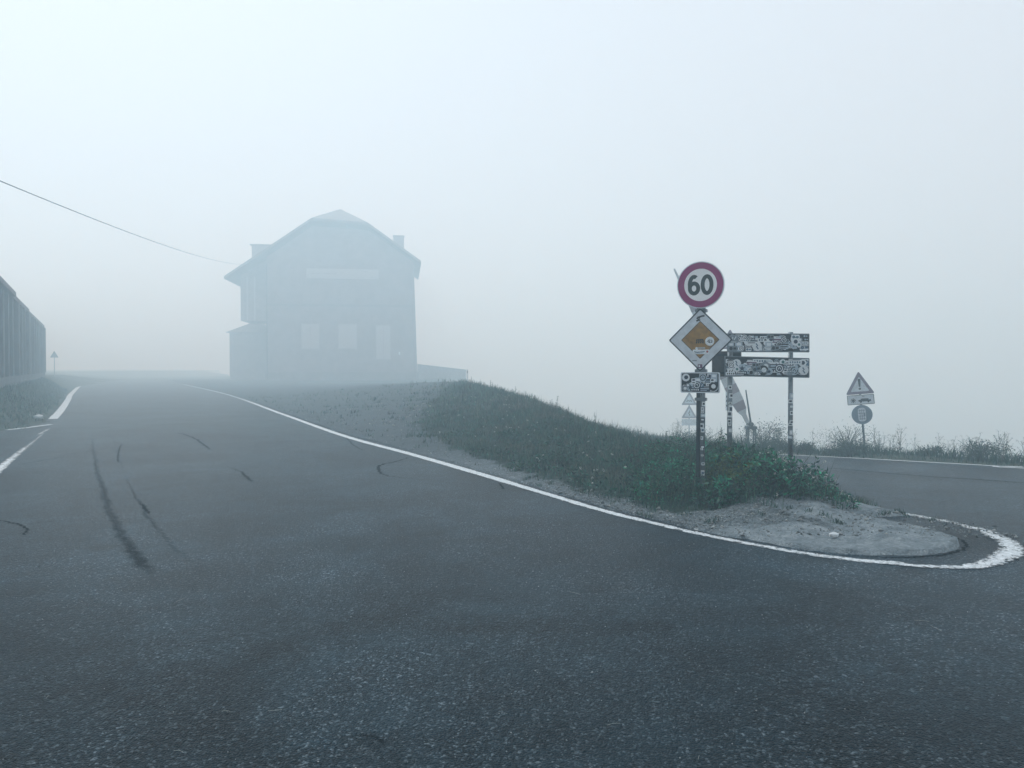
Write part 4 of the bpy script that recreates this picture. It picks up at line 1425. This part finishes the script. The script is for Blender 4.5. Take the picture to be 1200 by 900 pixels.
# far sign by the left verge
ly = 84.0
k = ly / F
lp = P(64, 441, ly)
gz = float(ground_z(np.array([lp.x]), np.array([ly]))[0])
ls = thing('foggy_warning_sign', 'faint dark triangular road sign past the barracks on the left verge', 'road sign', (lp.x, ly, gz), R(14))
ta = hz_(411, ly) - gz
obj('post', tube([(0, 0, -.3), (0, 0, ta - .15)], .035, 10), M['galv'], ls)
tr_ = obj('warning_triangle', plate(tri(.84, ta - .74, .04), -.04, -.026), M['greyplate'], ls)
obj('face', plate([(x * .66, (ta - .74 + .2425) + (z - (ta - .74 + .2425)) * .66) for x, z in tri(.84, ta - .74, .04)], -.044, -.0405), M['greyplate'], tr_)

# ------------------------------------------------------------------ raised road barrier
ry = 25.0
k = ry / F
rp = P(880, 527, ry)
gz = float(ground_z(np.array([rp.x]), np.array([ry]))[0])
br = thing('road_barrier', 'raised red and white striped barrier boom leaning left on its trestle stand', 'barrier', (rp.x, ry, gz), 0)
def loc_(px, py): q = P(px, py, ry); return (q.x - rp.x, q.z - gz)
xs0, zs0 = loc_(880, 502)
bm = bmesh.new()
for s in (-1, 1):
    for yy in (-.16, .16):
        add_tube(bm, [(xs0 + s * .15, yy, -.2), (xs0 + s * .11, yy * .6, zs0 - .02)], .030, 8)
add_box(bm, xs0 - .17, xs0 + .17, -.13, .13, zs0 - .02, zs0 + .07, .01)
obj('stand', bm, M['darksteel'], br)
obj('pivot', tube([(xs0 - .02, -.14, zs0 + .14), (xs0 - .02, .14, zs0 + .14)], .07, 16), M['darksteel'], br)
a_, b_ = Vector(loc_(878, 499)), Vector(loc_(790, 315))
d_ = (b_ - a_); Lb = d_.length; d_.normalize(); n_ = Vector((d_.y, -d_.x))
prof = [(0, .10), (.07, .14), (.10, .30), (.16, .40), (.30, .38), (.45, .30), (.70, .20), (.85, .12), (1, .04)]
def bw(s): return float(np.interp(s, [p[0] for p in prof], [p[1] for p in prof]))
def boom_seg(s0, s1, y0, y1, grow=0.0):
    bm = bmesh.new()
    cuts = [s0] + [p[0] for p in prof if s0 < p[0] < s1] + [s1]
    lo = [a_ + d_ * Lb * s + n_ * (bw(s) / 2 + grow) for s in cuts]
    hi = [a_ + d_ * Lb * s - n_ * (bw(s) / 2 + grow) for s in cuts]
    add_plate(bm, [(p.x, p.y) for p in lo] + [(p.x, p.y) for p in reversed(hi)], y0, y1)
    bmesh.ops.recalc_face_normals(bm, faces=bm.faces)
    return bm
boom = obj('boom', boom_seg(0, 1, -.03, .03), M['barwhite'], br)
for i_ in range(8):
    s0 = .10 + i_ * .105
    obj('red_stripe', boom_seg(s0, s0 + .052, -.034, .034, .003), M['red'], boom)
c0, c1 = loc_(880, 502), loc_(874, 457)
obj('counter_rod', tube([(c0[0] + .02, .0, c0[1]), (c1[0], 0, c1[1])], [.035, .022], 8), M['darksteel'], br)

# ------------------------------------------------------------------ the house in the fog
hy0 = 108.0
hs_ = hy0 / F
hc = P(401, 450, hy0)
house = thing('stone_house', 'big gabled mountain house with a pale name board, half lost in the fog', 'house', (hc.x, hy0, hc.z), R(8))
def hd(px, py, dep):
    Y_ = hy0 + dep
    for _ in range(6):                       # local x, z of the pixel on the plane y = dep of the turned house
        q = P(px, py, Y_)
        ca_, sa2 = math.cos(R(8)), math.sin(R(8))
        lx_ = (q.x - hc.x + dep * sa2) / ca_
        Y_ = hy0 + lx_ * sa2 + dep * ca_
    return (lx_, q.z - hc.z)
def hl(px, py): return ((px - 401) * hs_, (450 - py) * hs_)
DEP = 19.0
wl = [hl(*q) for q in ((315, 470), (489.5, 470), (484.5, 306), (433, 270), (368, 266), (316, 303.5))]
obj('wall', plate(wl, 0, DEP), M['wall'], house)
# clipped gable: the ridge starts behind the front, a small hip falls to the front edge
eL, cL, ap, cR, eR = (hl(*q) for q in ((271, 327), (368, 258.5), (396.4, 237.5), (432, 262.5), (493, 305.5)))
bm = bmesh.new()
yf, yr_, yb_ = -1.1, 5.0, DEP + .6
tops = [(eL[0], yf, eL[1]), (cL[0], yf, cL[1]), (ap[0], yr_, ap[1]), (ap[0], yb_, ap[1]), (eL[0], yb_, eL[1]), (cR[0], yf, cR[1]), (eR[0], yf, eR[1]), (eR[0], yb_, eR[1])]
tv = [bm.verts.new(p) for p in tops]
bv = [bm.verts.new((x, y, z - .36)) for x, y, z in tops]
for q in ((0, 1, 2, 3, 4), (5, 6, 7, 3, 2), (1, 5, 2)):
    bm.faces.new([tv[i] for i in q]); bm.faces.new([bv[i] for i in reversed(q)])
for a, b in ((0, 1), (1, 5), (5, 6), (6, 7), (7, 3), (3, 4), (4, 0)):
    bm.faces.new((tv[b], tv[a], bv[a], bv[b]))
bmesh.ops.recalc_face_normals(bm, faces=bm.faces)
rf = obj('roof', bm, M['roof'], house)
x0, zt_ = hd(461, 277.5, 5); x1, _ = hd(473.5, 300, 5)
ch = obj('chimney', box(x0, x1, 4.4, 5.6, hd(0, 302, 5)[1], zt_, .02), M['wall2'], rf)
obj('chimney_cap', box(x0 - .08, x1 + .08, 4.3, 5.7, zt_ + .003, zt_ + .12, .01), M['roof'], ch)
x0, zt_ = hd(295, 287.5, 4); x1, _ = hd(333, 300, 4)
dm = obj('dormer', box(x0, x1, 4, 8.5, hd(0, 316, 4)[1], zt_, .02), M['wall2'], rf)
obj('dormer_roof', box(x0 - .2, x1 + .15, 3.7, 8.8, zt_ + .003, zt_ + .14, .01), M['roof'], dm)
# jettied bay on the left
x0, z0 = hd(282.5, 376, 2); x1, _ = hl(314.8, 0)
bm = bmesh.new()
add_plate(bm, [(x0, z0), (x1, z0), (x1, hl(0, 304)[1]), (x0, hl(0, 323)[1])], 1.8, 9.5)
by = obj('side_bay', bm, M['wall2'], house)
for xx in (x0 + .9, x0 + 1.9): obj('bay_post', box(xx - .1, xx + .1, 1.7, 1.797, z0 + .02, hl(0, 325)[1]), M['shutter'], by)
# annex with a small hipped roof behind
xa, _ = hd(266, 0, 11); xb = hl(315.3, 0)[0] - .003; ze = hd(0, 388, 11)[1]; zp = hd(0, 374, 11)[1]
an = obj('annex', box(xa, xb, 11.0, 16.5, -1.0, ze), M['wall2'], house)
bm = bmesh.new()
v_ = [bm.verts.new(p) for p in ((xa - .5, 10.5, ze), (xb + .1, 10.5, ze), (xb + .1, 17, ze), (xa - .5, 17, ze), ((xa + xb) / 2 - .4, 12.8, zp), ((xa + xb) / 2 + .4, 14.6, zp))]
for q in ((0, 1, 4), (1, 5, 4), (1, 2, 5), (2, 3, 5), (3, 4, 5), (3, 0, 4)): bm.faces.new([v_[i] for i in q])
bmesh.ops.recalc_face_normals(bm, faces=bm.faces)
obj('annex_roof', bm, M['roof'], an)
# name board
bx = [hl(361, 327), hl(444, 315.5)]
nb = obj('name_board', box(bx[0][0], bx[1][0], -.10, -.003, bx[0][1], bx[1][1], .01), M['shutter'], house)
bm = bmesh.new()
mid = (bx[0][1] + bx[1][1]) / 2
for i_ in range(17):
    xx = bx[0][0] + .45 + i_ * .215
    if i_ in (7, 8): continue
    add_box(bm, xx, xx + .11, -.110, -.1005, mid - .07, mid + .07)
obj('lettering', bm, M['plinth'], nb)
# windows
def window(px0, px1, py0, py1, shutters=True, leaf=M['shutter']):
    (x0, z0), (x1, z1) = hl(px0, py1), hl(px1, py0)
    f_ = obj('window', ring(rect(x0 - .10, x1 + .10, z0 - .10, z1 + .10), rect(x0, x1, z0, z1), -.07, -.003), M['wall2'], house)
    obj('pane', plate(rect(x0 + .001, x1 - .001, z0 + .001, z1 - .001), -.012, -.004), M['glass'], f_)
    xm = (x0 + x1) / 2
    if shutters:
        for a, b in ((x0 + .01, xm - .01), (xm + .01, x1 - .01)):
            sh = obj('shutter', box(a, b, -.055, -.015, z0 + .01, z1 - .01), leaf, f_)
    else:
        obj('glazing_bar', box(xm - .03, xm + .03, -.05, -.013, z0, z1), M['shutter'], f_)
    obj('sill', box(x0 - .18, x1 + .18, -.16, -.0045, z0 - .19, z0 - .103), M['wall2'], f_)
window(355, 375, 380, 409); window(397, 418, 380, 408.5); window(440.5, 457, 381, 421)
for q in ((358, 372, 341, 354), (401, 415, 341, 354), (441, 454, 341, 354), (379, 394, 298, 310)): window(*q, leaf=M['wallshutter'])
obj('string_course', box(hl(317, 0)[0], hl(486, 0)[0], -.06, -.0035, hl(0, 359.5)[1], hl(0, 357)[1]), M['plinth'], house)
obj('plinth', box(hl(314, 0)[0], hl(490, 0)[0], -.14, -.0025, hl(0, 472)[1], hl(0, 436)[1]), M['plinth'], house)
obj('drainpipe', tube([(hl(316.5, 0)[0], -.09, -.8), (hl(316.5, 0)[0], -.09, hl(0, 312)[1])], .06, 10), M['darksteel'], house)
obj('drainpipe', tube([(hl(487, 0)[0], -.12, -.8), (hl(483, 0)[0], -.12, hl(0, 316)[1]), (hl(486, 0)[0], -.3, hl(0, 312)[1])], .06, 10), M['wall2'], house)
lx, lz = hl(467.5, 414)
lm = obj('wall_lamp', box(lx - .09, lx + .09, -.22, -.003, lz - .2, lz + .22, .03), M['white'], house)
obj('lamp_arm', tube([(lx, -.12, lz + .2), (lx, -.003, lz + .42)], .025, 6), M['darksteel'], lm)

lw0, lw1 = P(490, 452, 124), P(546, 452, 120)
lw = thing('low_wall', 'low pale wall running off to the right of the house', 'wall', ((lw0.x + lw1.x) / 2, 122, -.6), math.atan2(-4, lw1.x - lw0.x))
hl_ = math.hypot(lw1.x - lw0.x, 4) / 2
zt0, zt1 = P(0, 427.5, 124).z + .6, P(0, 434, 120).z + .6
bm = bmesh.new()
add_plate(bm, [(-hl_, -1.2), (hl_, -1.2), (hl_, zt1), (-hl_, zt0)], -.2, .2)
obj('wall_body', bm, M['wall2'], lw)
bm = bmesh.new()
add_plate(bm, [(-hl_, zt0 + .004), (hl_ + .05, zt1 + .004), (hl_ + .05, zt1 + .10), (-hl_, zt0 + .10)], -.26, .26)
obj('coping', bm, M['plinth'], lw)

sp_ = P(548, 447, 38)
z_ = bz(sp_.x, 38)
st = thing('snow_stake', 'thin upright snow stake at the top of the grass bank', 'marker pole', (sp_.x, 38, z_), 0)
obj('pole', tube([(0, 0, -.2), (0, 0, hz_(433, 38) - z_)], [.022, .018], 8), M['barwhite'], st)
obj('band', tube([(0, 0, hz_(437, 38) - z_), (0, 0, hz_(434.5, 38) - z_)], .024, 8), M['red'], st)

# ------------------------------------------------------------------ barracks along the left verge
by1, by0 = 66.0, 26.0
A_ = Vector((-.607 * by1, by1)); B_ = Vector((-.607 * by1 + .548 * (by1 - by0), by0))
Lr = (B_ - A_).length
ang = math.atan2(B_.y - A_.y, B_.x - A_.x)
bar = thing('barracks', 'long grey barracks wall with upright pilasters above the left verge', 'building', (A_.x, A_.y, 0), ang)
# local x runs from the far end towards the camera; the road side is -y after the turn? the facade faces +x of the road
side = 1 if (Matrix.Rotation(ang, 2) @ Vector((0, 1))).x > 0 else -1
zt_b = hz_(383, by1)
def sb(x0, x1, y0, y1, z0, z1, bev=0):
    ya_, yb_ = sorted((y0 * side, y1 * side))
    return box(x0, x1, ya_, yb_, z0, z1, bev)
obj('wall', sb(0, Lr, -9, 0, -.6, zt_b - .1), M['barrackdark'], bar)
obj('plinth', sb(-.02, Lr + .02, .003, .18, -.6, 1.4), M['barrack'], bar)
cutx = [(-.15, 20.2, .0, .16), (20.25, 31.9, .05, .22), (31.95, Lr + .3, .10, .34)]
for a, b, up, ov in cutx:
    obj('roof', sb(a, b, -9.2, ov, zt_b + up - .097, zt_b + up + .12), M['roof'], bar)
    if up: obj('parapet', sb(a + .02, b - .02, -8.9, .01, zt_b - .098, zt_b + up - .1), M['barrack'], bar)
n_p = int(Lr / 2.6)
for i_ in range(n_p + 1):
    xx = .25 + i_ * (Lr - .5) / n_p
    pw = random.uniform(.26, .42)
    obj('pilaster', sb(xx - pw, xx + pw, .003, random.uniform(.2, .3), 1.403, zt_b - .103), M['barrack'], bar)
for i_ in range(n_p):
    xx = .25 + (i_ + .5) * (Lr - .5) / n_p
    f_ = obj('window', sb(xx - .45, xx + .45, .003, .06, 2.35, zt_b - .55), M['barrack'], bar)
    obj('pane', sb(xx - .38, xx + .38, .0605, .07, 2.42, zt_b - .62), M['glass'], f_)

# ------------------------------------------------------------------ overhead cable and its pole beside the lay-by
ca, cb = P(285, 310, 108.5), P(0, 212, 25)
def cpt(s):
    q = ca.lerp(cb, s)
    return (q.x, q.y, q.z - 4 * .6 * s * (1 - s))
cab = obj('overhead_cable', tube([cpt(s) for s in np.linspace(0, 1.5, 60)], .017, 6), M['cable'])
tag(cab, 'thin dark cable sagging from the left border to the eave of the house', 'cable')
e = cpt(1.5)
up = thing('utility_pole', 'wooden utility pole beside the lay-by on the left', 'pole', (e[0] - .15, e[1], 0))
obj('pole', tube([(0, 0, -.5), (0, 0, e[2] + .4)], [.14, .10], 14), M['wood'], up)
obj('insulator', tube([(.05, 0, e[2] - .05), (.13, 0, e[2])], .05, 10), M['white'], up)
# ------------------------------------------------------------------ the cloud the pass lies in
hz = bmesh.new()
add_box(hz, -850, 850, -850, 850, -42.5, 33)
mh = bpy.data.materials.new('haze')
mh.use_nodes = True
t = mh.node_tree
t.nodes.clear()
pv = t.nodes.new('ShaderNodeVolumePrincipled')
pv.inputs['Color'].default_value = (.67, .88, 1.0, 1)
pv.inputs['Density'].default_value = 0.0134
pv.inputs['Absorption Color'].default_value = (.90, .98, 1, 1)
pv.inputs['Anisotropy'].default_value = 0.45
ou = t.nodes.new('ShaderNodeOutputMaterial')
t.links.new(pv.outputs[0], ou.inputs['Volume'])
haze = obj('haze', hz, mh)
tag(haze, kind='stuff')
